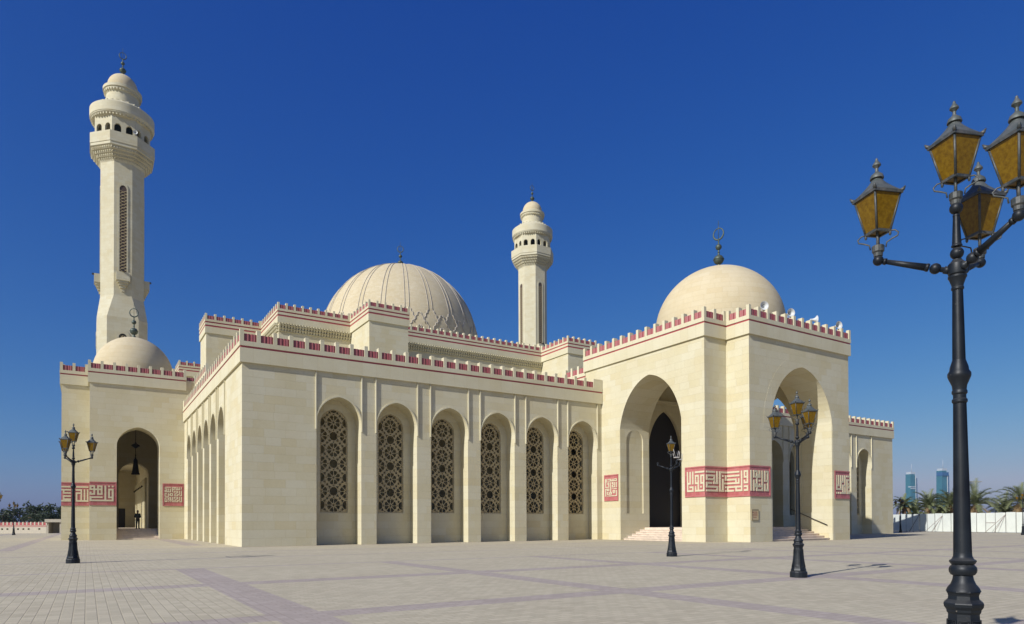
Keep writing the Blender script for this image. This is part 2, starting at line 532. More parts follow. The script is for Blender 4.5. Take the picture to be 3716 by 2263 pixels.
def mitre(path, off, closed):
    """offset an anticlockwise path outwards (to its right)"""
    n = len(path); res = []
    for i in range(n):
        p = Vector(path[i]).to_2d()
        dirs = []
        if i > 0 or closed:
            dirs.append((p - Vector(path[i-1]).to_2d()).normalized())
        if i < n-1 or closed:
            dirs.append((Vector(path[(i+1) % n]).to_2d() - p).normalized())
        nr = [Vector((d.y, -d.x)) for d in dirs]
        if len(nr) == 1:
            res.append(p + nr[0]*off)
        else:
            b = nr[0]+nr[1]
            res.append(p + b*(off*2/b.length_squared))
    return res
def band(mb, path, closed, p_in, p_out, z0, z1, mi=0):
    a = mitre(path, p_in, closed); b = mitre(path, p_out, closed)
    n = len(path)
    for i in range(n if closed else n-1):
        j = (i+1) % n
        vs = [(a[i].x, a[i].y, z0), (b[i].x, b[i].y, z0), (b[j].x, b[j].y, z0), (a[j].x, a[j].y, z0)]
        vs += [(x, y, z1) for x, y, _ in vs]
        fs = [(0, 3, 2, 1), (4, 5, 6, 7), (1, 2, 6, 5), (0, 4, 7, 3)]
        if not closed and i == 0:
            fs.append((0, 1, 5, 4))
        if not closed and i == n-2:
            fs.append((3, 7, 6, 2))
        mb.add(vs, fs, mi)

PITCH_M, POST_W = 0.885, 0.215
def panel_mesh(w):
    """ribbed red panel between two posts, front to -y"""
    mb = MB()
    h = 0.43; n = 32
    pts = []
    for i in range(n+1):
        t = i/n
        x = -w/2 + w*t
        lobe = abs(math.sin(PI*4*t))**0.7*0.35 + abs(math.sin(PI*2*t))**0.8*0.65
        pts.append((x, -0.06*lobe))
    vs = []
    for z in (0, h):
        vs += [(x, y, z) for x, y in pts] + [(w/2, 0.12, z), (-w/2, 0.12, z)]
    k_ = len(pts)+2
    fs = [(i, (i+1) % k_, k_+(i+1) % k_, k_+i) for i in range(k_)]
    mb.add(vs, fs, 0)
    mb.add(vs[:k_], [list(range(k_))[::-1]], 0)
    mb.add(vs[k_:], [list(range(k_))], 0)
    return mb.build('parapet_panel', 'panel_tile', mesh_only=True)

def parapet(path, closed, T, root, show, double=False, endblock=(False, False), pout=0.13, mat='trim_stone'):
    """cornice, red line, parapet with posts; panels on the segments listed in show"""
    z = lambda d: T-d
    co = MB(); pa = MB()
    if double:
        band(co, path, closed, -0.15, pout, z(2.18), z(1.46), 0)
        band(co, path, closed, -0.15, pout-0.03, z(1.46), z(1.28), 1)
        band(co, path, closed, -0.15, pout, z(1.28), z(1.04), 0)
        band(co, path, closed, -0.15, pout-0.03, z(1.04), z(0.89), 1)
        lo = 0.89
    else:
        band(co, path, closed, -0.15, pout, z(1.83), z(1.03), 0)
        band(co, path, closed, -0.15, pout-0.03, z(1.03), z(0.92), 1)
        lo = 0.92
    co.build('cornice', [mat, 'red_line'], root)
    band(pa, path, closed, -0.25, pout+0.015, z(lo), z(0.66), 0)
    n = len(path)
    segs = n if closed else n-1
    holder = []
    for i in range(segs):
        p = Vector(path[i]).to_2d(); q = Vector(path[(i+1) % n]).to_2d()
        d = (q-p); L = d.length; d.normalize(); nr = Vector((d.y, -d.x))
        cnt = max(1, round((L)/PITCH_M))
        # corner posts sit inside the segment ends
        turn0 = (closed or i > 0); turn1 = (closed or i < segs-1)
        a0, a1 = -pout if turn0 else 0.0, L+pout if turn1 else L
        def convex(j):
            a = Vector(path[j-1]).to_2d(); b = Vector(path[j % n]).to_2d(); c = Vector(path[(j+1) % n]).to_2d()
            return (b-a).cross(c-b) > 0
        if turn0 and not convex(i): a0 = pout
        if turn1 and not convex((i+1) % n): a1 = L-pout
        e0 = 0.62 if (i == 0 and endblock[0]) else 0.0
        e1 = 0.62 if (i == segs-1 and endblock[1]) else 0.0
        s0, s1 = a0+POST_W/2+e0, a1-POST_W/2-e1
        cnt = max(1, round((s1-s0)/PITCH_M))
        step = (s1-s0)/cnt
        def post(c0, c1, dep=0.34, off=0.0):
            o = p
            vs = []
            for zz in (z(0.66), z(0.0)):
                for t, e in ((c0, pout+off), (c1, pout+off), (c1, -dep+pout), (c0, -dep+pout)):
                    w_ = o + d*t + nr*e
                    vs.append((w_.x, w_.y, zz))
            pa.add(vs, [(0, 1, 2, 3), (4, 7, 6, 5), (0, 4, 5, 1), (1, 5, 6, 2), (2, 6, 7, 3), (3, 7, 4, 0)], 0)
        for j in range(cnt+1):
            c = s0+step*j
            c0, c1 = c-POST_W/2, c+POST_W/2
            if j == 0: c0 -= e0
            if j == cnt: c1 += e1
            if j == 0 and turn0:
                # the segment after a corner starts behind the corner post of the one before
                if convex(i):
                    continue
                c0 += 0.001
            if j == cnt and turn1 and convex((i+1) % n):
                # one square post for both sides of an outer corner
                post(c0, c1-0.0, POST_W)
                continue
            post(c0, c1, 0.34 if j not in (0, cnt) else POST_W, -0.001 if j in (0, cnt) else 0)
        if i in show:
            w = step-POST_W
            me = panel_mesh(w+0.02)
            ang = math.atan2(d.y, d.x)
            for j in range(cnt):
                o2 = p + d*(s0+step*(j+0.5)) + nr*(pout-0.09)
                holder.append((me, (o2.x, o2.y, z(0.665)), ang))
    if closed is False:
        pass
    par = pa.build('parapet', [mat], root)
    for me, loc, ang in holder:
        place('parapet_panel', me, par, loc, ang)
    return par

def kufic(mb, rows, fn, u0, u1, v0, v1, d0, d1, mi):
    """square Kufic lettering: runs of cells become raised bars; no gaps inside a letter"""
    nr, nc = len(rows), max(len(r) for r in rows)
    cu, cv = (u1-u0)/nc, (v1-v0)/nr
    G = [[(j < len(r) and r[j] == '#') for j in range(nc)] for r in rows]
    done = [[False]*nc for _ in range(nr)]
    def blk(j0, j1, i0, i1):
        a, b = u0+cu*j0, u0+cu*j1
        top, bot = v1-cv*i0, v1-cv*i1
        vs = [fn(a, bot, d0), fn(b, bot, d0), fn(b, top, d0), fn(a, top, d0), fn(a, bot, d1), fn(b, bot, d1), fn(b, top, d1), fn(a, top, d1)]
        mb.add(vs, [(0, 1, 2, 3), (4, 7, 6, 5), (0, 4, 5, 1), (1, 5, 6, 2), (2, 6, 7, 3), (3, 7, 4, 0)], mi)
    for i in range(nr):
        j = 0
        while j < nc:
            if G[i][j] and not done[i][j]:
                k0 = j
                while j < nc and G[i][j] and not done[i][j]:
                    done[i][j] = True; j += 1
                i1 = i+1
                while i1 < nr and all(G[i1][q] and not done[i1][q] for q in range(k0, j)) and not (k0 > 0 and G[i1][k0-1]) and not (j < nc and G[i1][j]):
                    for q in range(k0, j):
                        done[i1][q] = True
                    i1 += 1
                blk(k0, j, i, i1)
            else:
                j += 1

# =================================================================== GROUND
mb = MB()
mb.add([(-90, -60, 0), (80, -60, 0), (80, 150, 0), (-90, 150, 0)], [(0, 1, 2, 3)])
structure(mb.build('paved_plaza', 'paving'))
mb = MB()
S = 9000
mb.add([(-S, -S, -0.03), (S, -S, -0.03), (S, S, -0.03), (-S, S, -0.03)], [(0, 1, 2, 3)])
structure(mb.build('ground', 'bare_earth'))

# =================================================================== GRILLE
def clip_poly(poly, clip):
    """Sutherland-Hodgman against a convex, anticlockwise outline"""
    out = poly
    n = len(clip)
    for i in range(n):
        a, b = clip[i], clip[(i+1) % n]
        inp, out = out, []
        if not inp:
            return []
        side = lambda p: (b[0]-a[0])*(p[1]-a[1])-(b[1]-a[1])*(p[0]-a[0])
        for j in range(len(inp)):
            p, q = inp[j], inp[(j+1) % len(inp)]
            sp, sq = side(p), side(q)
            if sp >= 0:
                out.append(p)
            if sp*sq < 0:
                t = sp/(sp-sq)
                out.append((p[0]+(q[0]-p[0])*t, p[1]+(q[1]-p[1])*t))
    return out
def area(p):
    return 0.5*sum(p[i][0]*p[(i+1) % len(p)][1]-p[(i+1) % len(p)][0]*p[i][1] for i in range(len(p)))
def grille_mesh(half, z0, zs, za, thick=0.05, frame=0.06, scale=1.0):
    out = arch(0, half, z0, zs, za, 10)
    inn = arch(0, half-frame, z0+frame, zs, za-frame*1.05, 10)
    inn_ccw = inn if area(inn) > 0 else inn[::-1]
    # shrink duplicates
    W = 2*(half-frame)*scale
    holes = []
    def petal(cx, cy, a, r0, r1, hw, tip):
        pts = [(0.062, 0), (0.15, -0.051), (0.222, -0.077), (0.254, -0.036), (0.254, 0.036), (0.222, 0.077), (0.15, 0.051)]
        ca, sa = math.cos(a), math.sin(a)
        return [(cx+(x*ca-y*sa)*W, cy+(x*sa+y*ca)*W*1.06) for x, y in pts]
    def reg(cx, cy, r, n, ph=0.0, star=None):
        res = []
        for i in range(n):
            rr = r if star is None or i % 2 == 0 else star
            a = ph+2*PI*i/n
            res.append((cx+rr*math.cos(a)*W, cy+rr*math.sin(a)*W*1.06))
        return res
    base = z0+frame+0.25*W
    rows = int((za-base)/(0.265*W))+3
    polys = []
    st = 0.53*W
    for iy in range(-1, int((za-base)/st)+3):
        cy = base+iy*st
        for ix in (-2, -1, 0, 1, 2):
            cx = ix*0.5*W
            if (ix+iy) % 2 == 0:
                polys.append(reg(cx, cy, 0.045, 8))
                for q in range(8):
                    polys.append(petal(cx, cy, PI/8+q*PI/4, 0.075, 0.250, 0.078, 0))
            else:
                polys.append(reg(cx, cy, 0.163, 12))
                for q in range(4):
                    a = PI/4+q*PI/2
                    polys.append(reg(cx+0.220*W*math.cos(a), cy+0.220*W*1.06*math.sin(a), 0.070, 3, a))
                    a = q*PI/2
                    polys.append(reg(cx+0.212*W*math.cos(a), cy+0.212*W*1.06*math.sin(a), 0.041, 6, a, 0.024))
        for ix in (-1.5, -0.5, 0.5, 1.5):
            polys.append(reg(ix*0.5*W, cy+st/2, 0.057, 12, PI/12, 0.034))
    for p in polys:
        if area(p) < 0:
            p = p[::-1]
        c = clip_poly(p, inn_ccw)
        if len(c) >= 3 and abs(area(c)) > 0.0006:
            # shrink very slightly so that no two holes share an edge point
            gx = sum(q[0] for q in c)/len(c); gy = sum(q[1] for q in c)/len(c)
            holes.append([(gx+(q[0]-gx)*0.985, gy+(q[1]-gy)*0.985) for q in c])
    mb = MB()
    mb.slab(out, holes, lambda u, v, d: (u, d, v), 0.0, thick)
    return mb.build('window_grille', 'grille_stone', mesh_only=True)

# =================================================================== THE GALLERY HALL
AX = 33.25                     # axis of the big portal
LH = 25.79                     # length of the front between corner and portal
T1 = 12.09
hall = thing('prayer_hall_gallery', 'long cream stone lower hall with rows of tall arched recesses and red crenellated parapet', 'building', (0, 0, 0))
ARX = [5.49+3.69*i for i in range(6)]
H_F, Z_S, Z_A = 1.36, 7.25, 8.83
def front_wall(mb, x0, x1, centres, b0, b1):
    ars = [arch(c, H_F, 0.0, Z_S, Z_A) for c in centres]
    mb.slab(wall_outline(x0, x1, 0.0, 11.05, ars), [], FX(0.0), 0.0, 1.04)
    # back of the recesses with the window openings
    holes = []
    for c in centres:
        holes.append(arch(c, 0.86, 1.95, 7.35, 8.27, 10))
    mb.slab([(b0, 0), (b1, 0), (b1, 11.05), (b0, 11.05)], holes, FX(1.04), 0.001, 0.35)
ARX2 = [2*AX-c for c in reversed(ARX)]
XE = 2*AX-0.0
mb = MB()
front_wall(mb, 0.0, LH, ARX, 1.40, LH)
# left facade
ARY = [6.58+3.165*i for i in range(6)]
ars = [arch(c, 1.20, 0.0, 7.25, 8.77) for c in ARY]
mb.slab(wall_outline(1.041, 25.985, 0.0, 11.05, ars), [], FY(0.0), 0.0, 1.04)
mb.slab([(1.041, 0), (25.985, 0), (25.985, 11.05), (1.041, 11.05)], [arch(c, 0.78, 1.95, 7.3, 8.2, 10) for c in ARY], FY(1.04), 0.001, 0.35)
mb.build('wall', ['wall_stone'], hall)
mb = MB()
front_wall(mb, 2*AX-LH, XE, ARX2, 2*AX-LH, XE-0.41)
mb.box(XE-0.4, XE, 1.041, 60.0, 0, 11.05)
mb.box(2.0, XE-0.401, 59.6, 60.0, 0, 11.05)
mb.box(0.0, 2.0, 40.78, 60.0, 0, 11.05)
mb.build('wall', ['wall_stone'], hall)
mb = MB()
mb.box(0.15, XE-0.15, 0.15, 59.9, 11.06, 11.2)
mb.build('roof', 'trim_stone', hall)
mb = MB()                                         # dark inner walls some metres behind the windows
mb.box(1.45, XE-0.45, 7.0, 7.2, 0.0, 11.0)
mb.build('inner_wall', 'wall_stone', hall)
# mouldings round the arches and the long strips up to the cornice
def mouldings(mb, centres, half, zs, za, fn, ztop=10.25, zb=6.84):
    for c in centres:
        a = arch(c, half, zs-0.05, zs, za, 14)[1:-1]
        b = arch(c, half+0.065, zs-0.05, zs, za+0.09, 14)[1:-1]
        n = len(a)
        poly = a + b[::-1]
        vs = []
        for dd in (-0.07, -0.0):
            vs += [fn(p[0], p[1], dd) for p in a] + [fn(p[0], p[1], dd) for p in b]
        m2 = 2*n
        fs = []
        for i in range(n-1):
            fs += [(i, i+1, n+i+1, n+i), (i, i+1, m2+i+1, m2+i), (n+i, n+i+1, m2+n+i+1, m2+n+i)]
        mb.add(vs, fs)
        for s in (-1, 1):
            u0 = c+s*half; u1 = c+s*(half+0.065)
            u0, u1 = min(u0, u1), max(u0, u1)
            vs = [fn(u, v, d) for d in (-0.08, -0.0) for u, v in ((u0, zb), (u1, zb), (u1, ztop), (u0, ztop))]
            mb.add(vs, [(0, 1, 2, 3), (4, 7, 6, 5), (0, 4, 5, 1), (1, 5, 6, 2), (2, 6, 7, 3), (3, 7, 4, 0)])
for lst, hw_, za_, fn_ in ((ARX, H_F, Z_A, FX(0.0)), (ARX2, H_F, Z_A, FX(0.0)), (ARY, 1.20, 8.77, FY(0.0))):
    for c in lst:
        mb = MB()
        mouldings(mb, [c], hw_, Z_S, za_, fn_)
        mb.build('arch_moulding', 'trim_stone', hall)
gm = grille_mesh(0.855, 1.955, 7.35, 8.265)
for c in ARX:
    place('window_grille', gm, hall, (c, 1.10, 0))
for c in ARX2[-2:] + ARX2[:2]:
    place('window_grille', gm, hall, (c, 1.10, 0))
parapet([(0.0, 25.94), (0.0, 0.0), (LH-0.04, 0.0)], False, T1, hall, {0, 1}, endblock=(True, True))
parapet([(2*AX-LH+0.04, 0.0), (XE, 0.0), (XE, 20.0)], False, T1, hall, {0}, endblock=(True, False))
# stair head behind the left parapet and the link behind the portal
mb = MB(); mb.box(0.95, 3.5, 19.6, 25.9, 11.2, 13.4); mb.build('stair_head', 'wall_stone', hall)
parapet([(0.95, 25.9), (0.95, 19.6), (3.5, 19.6)], False, 14.3, hall, {0})
mb = MB(); mb.box(25.95, 40.5, 1.98, 4.75, 11.2, 12.9); mb.build('link_block', 'wall_stone', hall)
parapet([(25.95, 4.75), (25.95, 1.98)], False, 13.75, hall, {0})

# =================================================================== UPPER PRAYER HALL AND MAIN DOME
T3 = 24.73
up_hall = thing('domed_prayer_hall', 'tall cream stone upper hall behind the lower parapet, carrying the large ribbed dome', 'building', (32.9, 55.6, 0))
x1_, x2_, x3_, x3r = 3.88, 9.81, 17.66, 22.05
xs_ = 32.85
yt = [27.74, 33.55, 41.53, 45.91, 66.72]
mir = lambda x: 2*xs_-x
foot = [(x3_, 27.74), (x3r, 27.74), (x3r, 33.55), (mir(x3r), 33.55), (mir(x3r), 27.74), (mir(x3_), 27.74), (mir(x3_), 33.55),
        (mir(x2_), 33.55), (mir(x2_), 41.53), (mir(x1_), 41.53), (mir(x1_), 71.1), (mir(x2_), 71.1), (mir(x2_), 78.0), (x2_, 78.0), (x2_, 71.1),
        (x1_, 71.1), (x1_, 66.72), (x2_, 66.72), (x2_, 45.91), (x1_, 45.91), (x1_, 41.53), (x2_, 41.53), (x2_, 33.55), (x3_, 33.55)]
mb = MB()
mb.slab(foot, [], lambda u, v, d: (u, v, d), 11.21, T3-0.9)
mb.build('wall', 'wall_stone', up_hall)
parapet(foot, True, T3, up_hall, {23, 0, 2, 4, 22, 20, 21, 3, 15, 19, 16}, double=True)
# stalactite frieze under the cornice of the recessed walls
mb = MB()
def frieze(p, q, inward=0.0):
    p = Vector(p); q = Vector(q); d = (q-p); L = d.length; d.normalize(); nr = Vector((d.y, -d.x))
    for k2, (zt, h, out) in enumerate(((T3-2.18, 0.26, 0.42), (T3-2.47, 0.26, 0.30), (T3-2.76, 0.26, 0.18))):
        cnt = int(L/0.30)
        st = L/cnt
        for i in range(cnt):
            t0 = st*(i+(0.08 if k2 != 1 else 0.08)); t1 = t0+st*0.62
            vs = []
            for zz, o in ((zt-h, out-0.13), (zt, out)):
                for t, e in ((t0, o), (t1, o), (t1, -0.01), (t0, -0.01)):
                    w = p+d*t+nr*e
                    vs.append((w.x, w.y, zz))
            mb.add(vs, [(0, 1, 2, 3), (4, 7, 6, 5), (0, 4, 5, 1), (1, 5, 6, 2), (2, 6, 7, 3), (3, 7, 4, 0)])
        vs = []
        for zz, o in ((zt-h-0.03, out-0.10), (zt-h, out-0.04)):
            for t, e in ((0, o), (L, o), (L, -0.01), (0, -0.01)):
                w = p+d*t+nr*e
                vs.append((w.x, w.y, zz))
        mb.add(vs, [(0, 1, 2, 3), (4, 7, 6, 5), (0, 4, 5, 1), (1, 5, 6, 2), (2, 6, 7, 3), (3, 7, 4, 0)])
frieze((x2_-0.02, 33.55), (x3_-0.03, 33.55))
frieze((x3r+0.03, 33.55), (mir(x3r)-0.03, 33.55))
frieze((x2_, 41.5), (x2_, 33.57))
mb.build('stalactite_frieze', 'trim_stone', up_hall)
# dome
DC = Vector((32.93, 55.55, 0))
DR, DZ, DH = 11.75, 28.0, 12.05
def dome_pt(lat, ang, off=0.0):
    # slightly pointed hemisphere
    if lat < 0:
        return Vector((DC.x+(DR+off)*math.cos(ang), DC.y+(DR+off)*math.sin(ang), DZ+DR*lat))
    r = (DR+off)*math.cos(lat)
    return Vector((DC.x+r*math.cos(ang), DC.y+r*math.sin(ang), DZ+(DH+off)*math.sin(lat)))
mb = MB()
prof = [(DR*0.995, 23.5), (DR*0.998, DZ)] + [(DR*math.cos(PI/2*i/32), DZ+DH*math.sin(PI/2*i/32)) for i in range(1, 33)]
prof[-1] = (0.0, DZ+DH)
mb.lathe(prof, 96, DC, 0, True)
dome = mb.build('dome', 'main_dome_stone', up_hall, origin=(DC.x, DC.y, 0))
mb = MB()
NR = 22
A0 = R_(6)
for i in range(NR):
    a = A0+2*PI*i/NR
    for s in (-1, 1):
        w = s*0.30
        pts = []
        for j in range(15):
            lat = R_(12)+ (R_(86)-R_(12))*j/14
            pts.append(dome_pt(lat, a+w/(DR*max(0.12, math.cos(lat)))*min(1, 0.35+0.65*math.cos(lat)), 0.03))
        mb.tube(pts, 0.045, 5)
        # stepped arabesque below each rib
        steps = [(12, 0.30), (11.3, 0.52), (9.8, 0.52), (9.2, 0.78), (7.2, 0.78), (6.5, 1.02), (4.5, 1.02), (3.6, 0.66), (2.2, 0.66), (1.4, 0.36), (-1, 0.36), (-2, 0.85), (-5, 0.85), (-8, 0.5)]
        mb.tube([dome_pt(R_(la), a+s*o/DR/math.cos(R_(la)), 0.02) for la, o in steps], 0.075, 5)
    am = a+PI/NR
    for s in (-1, 1):
        steps = [(9.5, 0.0), (9.1, 0.28), (7.6, 0.28), (7.0, 0.5), (5.0, 0.5), (4.4, 0.75), (2.6, 0.75)]
        mb.tube([dome_pt(R_(la), am+s*o/DR/math.cos(R_(la)), 0.02) for la, o in steps], 0.07, 5)
        steps = [(1.0, 0.0), (0.6, 0.25), (-1.5, 0.25), (-2.2, 0.5), (-6, 0.5)]
        mb.tube([dome_pt(R_(la), am+s*o/DR/math.cos(R_(la)), 0.02) for la, o in steps], 0.09, 5)
mb.lathe([(1.0, DZ+DH-0.10), (1.0, DZ+DH+0.05), (0.5, DZ+DH+0.12), (0, DZ+DH+0.14)], 20, DC)
mb.build('dome_ribs', 'dome_rib', dome)

def finial(mb, c, h, ring_ang=0.6, tip=True):
    """bronze finial: cone, large ball, small ball, ring and needle; h is the height to the top of the ring"""
    s = h/3.0
    pr = [(0.22, 0), (0.20, 0.06), (0.11, 0.30), (0.11, 0.33)]
    for i in range(9):
        a = -PI/2+PI*i/8
        pr.append((max(0.08, 0.36*math.cos(a)), 0.68+0.34*math.sin(a)))
        if i == 4:
            pr += [(0.385, 0.68), (0.385, 0.72), (0.35, 0.72)]
    pr += [(0.07, 1.05), (0.06, 1.15), (0.09, 1.2), (0.06, 1.25), (0.06, 1.36)]
    for i in range(9):
        a = -PI/2+PI*i/8
        pr.append((max(0.05, 0.22*math.cos(a)), 1.58+0.21*math.sin(a)))
    pr += [(0.05, 1.82), (0.045, 2.0), (0.06, 2.05), (0.05, 2.10), (0.0, 2.14)]
    mb.lathe([(r*s, z*s) for r, z in pr], 16, c)
    # crescent closed to a ring, thicker at the foot
    R = 0.375*s
    cc = Vector(c)+Vector((0, 0, 2.52*s))
    ax = Vector((math.cos(ring_ang), math.sin(ring_ang), 0))
    pts = []; rad = []
    for i in range(33):
        a = -PI/2+2*PI*i/32
        pts.append(cc+ax*(R*math.cos(a))+Vector((0, 0, R*1.08*math.sin(a))))
        rad.append(s*(0.036+0.026*(0.5-0.5*math.sin(a))))
    mb.tube(pts, rad, 8)
    if tip:
        mb.tube([cc+Vector((0, 0, -0.40*s)), cc+Vector((0, 0, 0.95*s))], 0.02*s, 5)

mb = MB(); finial(mb, (DC.x, DC.y, DZ+DH+0.05), 3.5, YAW-PI/2+0.15)
mb.build('finial', 'bronze', dome)

# =================================================================== PORTALS
T2 = 14.92
def portal_dome(root, c, r, z0, top, fin_h, ring_ang):
    h = top-z0
    mb = MB()
    pr = [(r*0.985, T2-1.2), (r, z0)]
    for i in range(1, 25):
        t = PI/2*i/24
        pr.append((r*math.cos(t)**1.03, z0+h*math.sin(t)))
    pr[-1] = (0.0, top)
    mb.lathe(pr, 64, (c[0], c[1], 0))
    d = mb.build('dome', 'dome_stone', root, origin=(c[0], c[1], 0))
    mb = MB(); finial(mb, (c[0], c[1], top-0.04), fin_h, ring_ang)
    mb.build('finial', 'bronze', d)

PX0, PX1 = 25.79, 40.71
PY0, PYJ, PYB = -11.83, -10.05, 1.92
JX0, JX1 = 27.85, 38.65
portal = thing('entrance_portal', 'large domed cream stone entrance porch with high open arches and red lettering panels', 'building', (AX, -5.0, 0))
mb = MB()
CY = -5.05
side_arch = lambda z0: arch(CY, 3.09, z0, 7.2, 11.57, 18)
# left and right walls, 2.9 m deep, arch right through
for x0 in (PX0, PX1-2.9):
    mb.slab(wall_outline(PYJ, PYB, 0, T2-0.95, [side_arch(0)]), [], FY(x0), 0.0, 2.9)
# front wall in two layers
farch = arch(AX+0.07, 3.36, 0, 7.35, 11.64, 18)
mb.slab(wall_outline(JX0, JX1, 0, T2-0.95, [farch]), [], FX(PY0), 0.0, 1.78)
mb.slab(wall_outline(PX0+2.9, PX1-2.9, 0, T2-0.95, [farch]), [], FX(PYJ), 0.001, 1.1)
# rear wall with the door arch
darch = arch(AX, 1.95, 0.9, 6.7, 10.5, 16, 0.35)
mb.slab(wall_outline(PX0+2.9, PX1-2.9, 0.0, T2-0.95, [[(AX-1.95, 0.0)]+darch+[(AX+1.95, 0.0)]]), [], FX(0.8), 0.0, 0.25)
mb.box(PX0+2.9, AX-2.1, 1.06, 1.92, 0.0, T2-0.97); mb.box(AX+2.1, PX1-2.9, 1.06, 1.92, 0.0, T2-0.97)
mb.box(PX0+2.9, PX1-2.9, PYJ+1.1, 0.8, 12.6, T2-0.97)                   # ceiling
mb.build('wall', 'wall_stone', portal)
# jamb linings with a sunk, round-headed niche
def niche(fn, a0, a1, u0, u1, z0, zt, dep=0.085):
    mb = MB()
    hole = arch((u0+u1)/2, (u1-u0)/2, z0, zt-(u1-u0)*0.55, zt, 8)
    mb.slab([(a0, 0.0), (a1, 0.0), (a1, 8.35), (a0, 8.35)], [hole], fn, 0.0, dep)
    mb.build('jamb_lining', 'wall_stone', portal)
for x0 in (PX0, PX1-2.9):
    niche(lambda u, v, d: (u, CY+3.09-d, v), x0+0.01, x0+2.89, x0+0.62, x0+2.28, 1.95, 8.2)
    niche(lambda u, v, d: (u, CY-3.09+d, v), x0+0.01, x0+2.89, x0+0.62, x0+2.28, 1.95, 8.2)
niche(lambda u, v, d: (AX+0.07+3.36-d, u, v), PY0+0.01, PYJ+1.09, PY0+1.55, PY0+2.45, 1.95, 8.2)
niche(lambda u, v, d: (AX+0.07-3.36+d, u, v), PY0+0.01, PYJ+1.09, PY0+0.45, PY0+2.45, 1.95, 8.2)
mb = MB()                                        # voussoir ring drawn round the front arch
a = arch(AX+0.07, 3.36, 7.0, 7.35, 11.64, 18)[1:-1]; b = arch(AX+0.07, 4.15, 7.0, 7.35, 12.55, 18)[1:-1]
n = len(a)
vs = [(p[0], PY0-dd, p[1]) for dd in (0.002, 0.007) for lp in (a, b) for p in lp]
fs = []
for i in range(n-1):
    fs += [(2*n+i, 2*n+i+1, 3*n+i+1, 3*n+i), (n+i, n+i+1, 3*n+i+1, 3*n+i), (i, i+1, 2*n+i+1, 2*n+i)]
mb.add(vs, fs)
mb.build('arch_surround', 'wall_stone', portal)
# floor and the three flights of steps
mb = MB()
mb.box(PX0+2.4, PX1-2.4, PYJ+0.6, 0.8, 0.0, 0.90)
mb.box(AX-1.92, AX+1.92, 0.801, 6.9, 0.0, 0.899)
for i in range(5):
    z = 0.15*(i+1)
    a = 0.40*i
    for zz0, zz1, e in ((z-0.149, z-0.045, 0.0), (z-0.0449, z, 0.035)):
        mb.box(PX0+0.3+a-e, PX0+2.399, CY-2.99, CY+2.99, zz0, zz1)
        mb.box(PX1-2.399, PX1-0.3-a+e, CY-2.99, CY+2.99, zz0, zz1)
        mb.box(AX-3.19, AX+3.33, PY0+0.25+a-e, PYJ+0.599, zz0, zz1)
mb.build('steps', 'step_marble', portal)
mb = MB()
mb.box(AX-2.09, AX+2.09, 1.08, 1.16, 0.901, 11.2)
mb.build('doorway', 'doorway_shade', portal)  # black panel painted in place of the unlit interior beyond
ppath = [(PX0, PYB), (PX0, PYJ), (JX0, PYJ), (JX0, PY0), (JX1, PY0), (JX1, PYJ), (PX1, PYJ), (PX1, PYB)]
parapet(ppath, True, T2, portal, {0, 1, 2, 3, 4, 5, 6})
mb = MB(); mb.box(PX0+0.2, PX1-0.2, PYJ+0.2, PYB-0.2, T2-0.949, T2-0.85); mb.box(JX0+0.2, JX1-0.2, PY0+0.2, PYJ+0.199, T2-0.949, T2-0.85)
mb.build('roof', 'trim_stone', portal)
portal_dome(portal, (33.12, -5.02), 4.72, 15.8, 20.45, 3.2, YAW-PI/2-0.72)
# lettering bands
def letter_panel(root, segs, z0, z1, border=0.085, ends=(True, True), marg=(0.30, 0.34)):
    """segs: list of (fn, u0, u1, rows, tu0, tu1): red field proud of the wall with raised stone letters"""
    mb = MB()
    for (fn, u0, u1, rows, tu0, tu1, e0, e1) in segs:
        def bx(a, b, c, d_, d0, d1, mi):
            vs = [fn(u, v, d) for d in (d0, d1) for u, v in ((a, c), (b, c), (b, d_), (a, d_))]
            mb.add(vs, [(0, 1, 2, 3), (4, 7, 6, 5), (0, 4, 5, 1), (1, 5, 6, 2), (2, 6, 7, 3), (3, 7, 4, 0)], mi)
        bx(u0, u1, z0+0.02, z1-0.02, -0.015, 0.0, 0)
        bx(u0, u1, z1-border, z1, -0.05, 0.0, 0)
        bx(u0, u1, z0, z0+border, -0.05, 0.0, 0)
        if e0: bx(u0, u0+border, z0+border, z1-border, -0.05, 0.0, 0)
        if e1: bx(u1-border, u1, z0+border, z1-border, -0.05, 0.0, 0)
        kufic(mb, rows, fn, tu0, tu1, z0+marg[1], z1-marg[0], -0.05, -0.0152, 1)
    return mb.build('lettering_panel', ['red_tile', 'trim_stone'], root)
KA = ["#.#.#.#######", "#.#.#........", "#.#.#.###.###", "#.#.#.#.#.#.#", "#.#.#.#.#.#.#", "#.#.#.#.#.#.#", "###.#.###.###", "#.......#...#", "#.###.#.#.#.#", "#...#.#.#...#", "#####.#######"]
KB = ["######.#.#####", ".......#.#....", "######.#.#.#.#", "#....#.#.#...#", "######.#.#.#.#", ".....#.#.#.#..", "####.###.#.###", "#........#.#..", "########.#.#.#", ".......#.#.#..", "########.###.#"]
KC = ["#########.#.###.", "..........#.#.#.", "#########.#.#.#.", "..........#.###.", "#######.#.#...#.", "......#.#.#.#.#.", "#########.#.###.", "..........#.....", "###########.###.", "#.....#...#...#.", "#####.#####.###."]
KD = ["#.###.#.#.###", "#.#.#.#.#.#.#", "#.#.###.#.#.#", "#.#####.#.#.#", "#...#...#.#.#", "#.#.#.#.#.###", "#.#.#...#...#", "#.###.#.#.#.#", "#.#######.#.#", "#.#.#...#.#.#", "#.#.#####.###"]
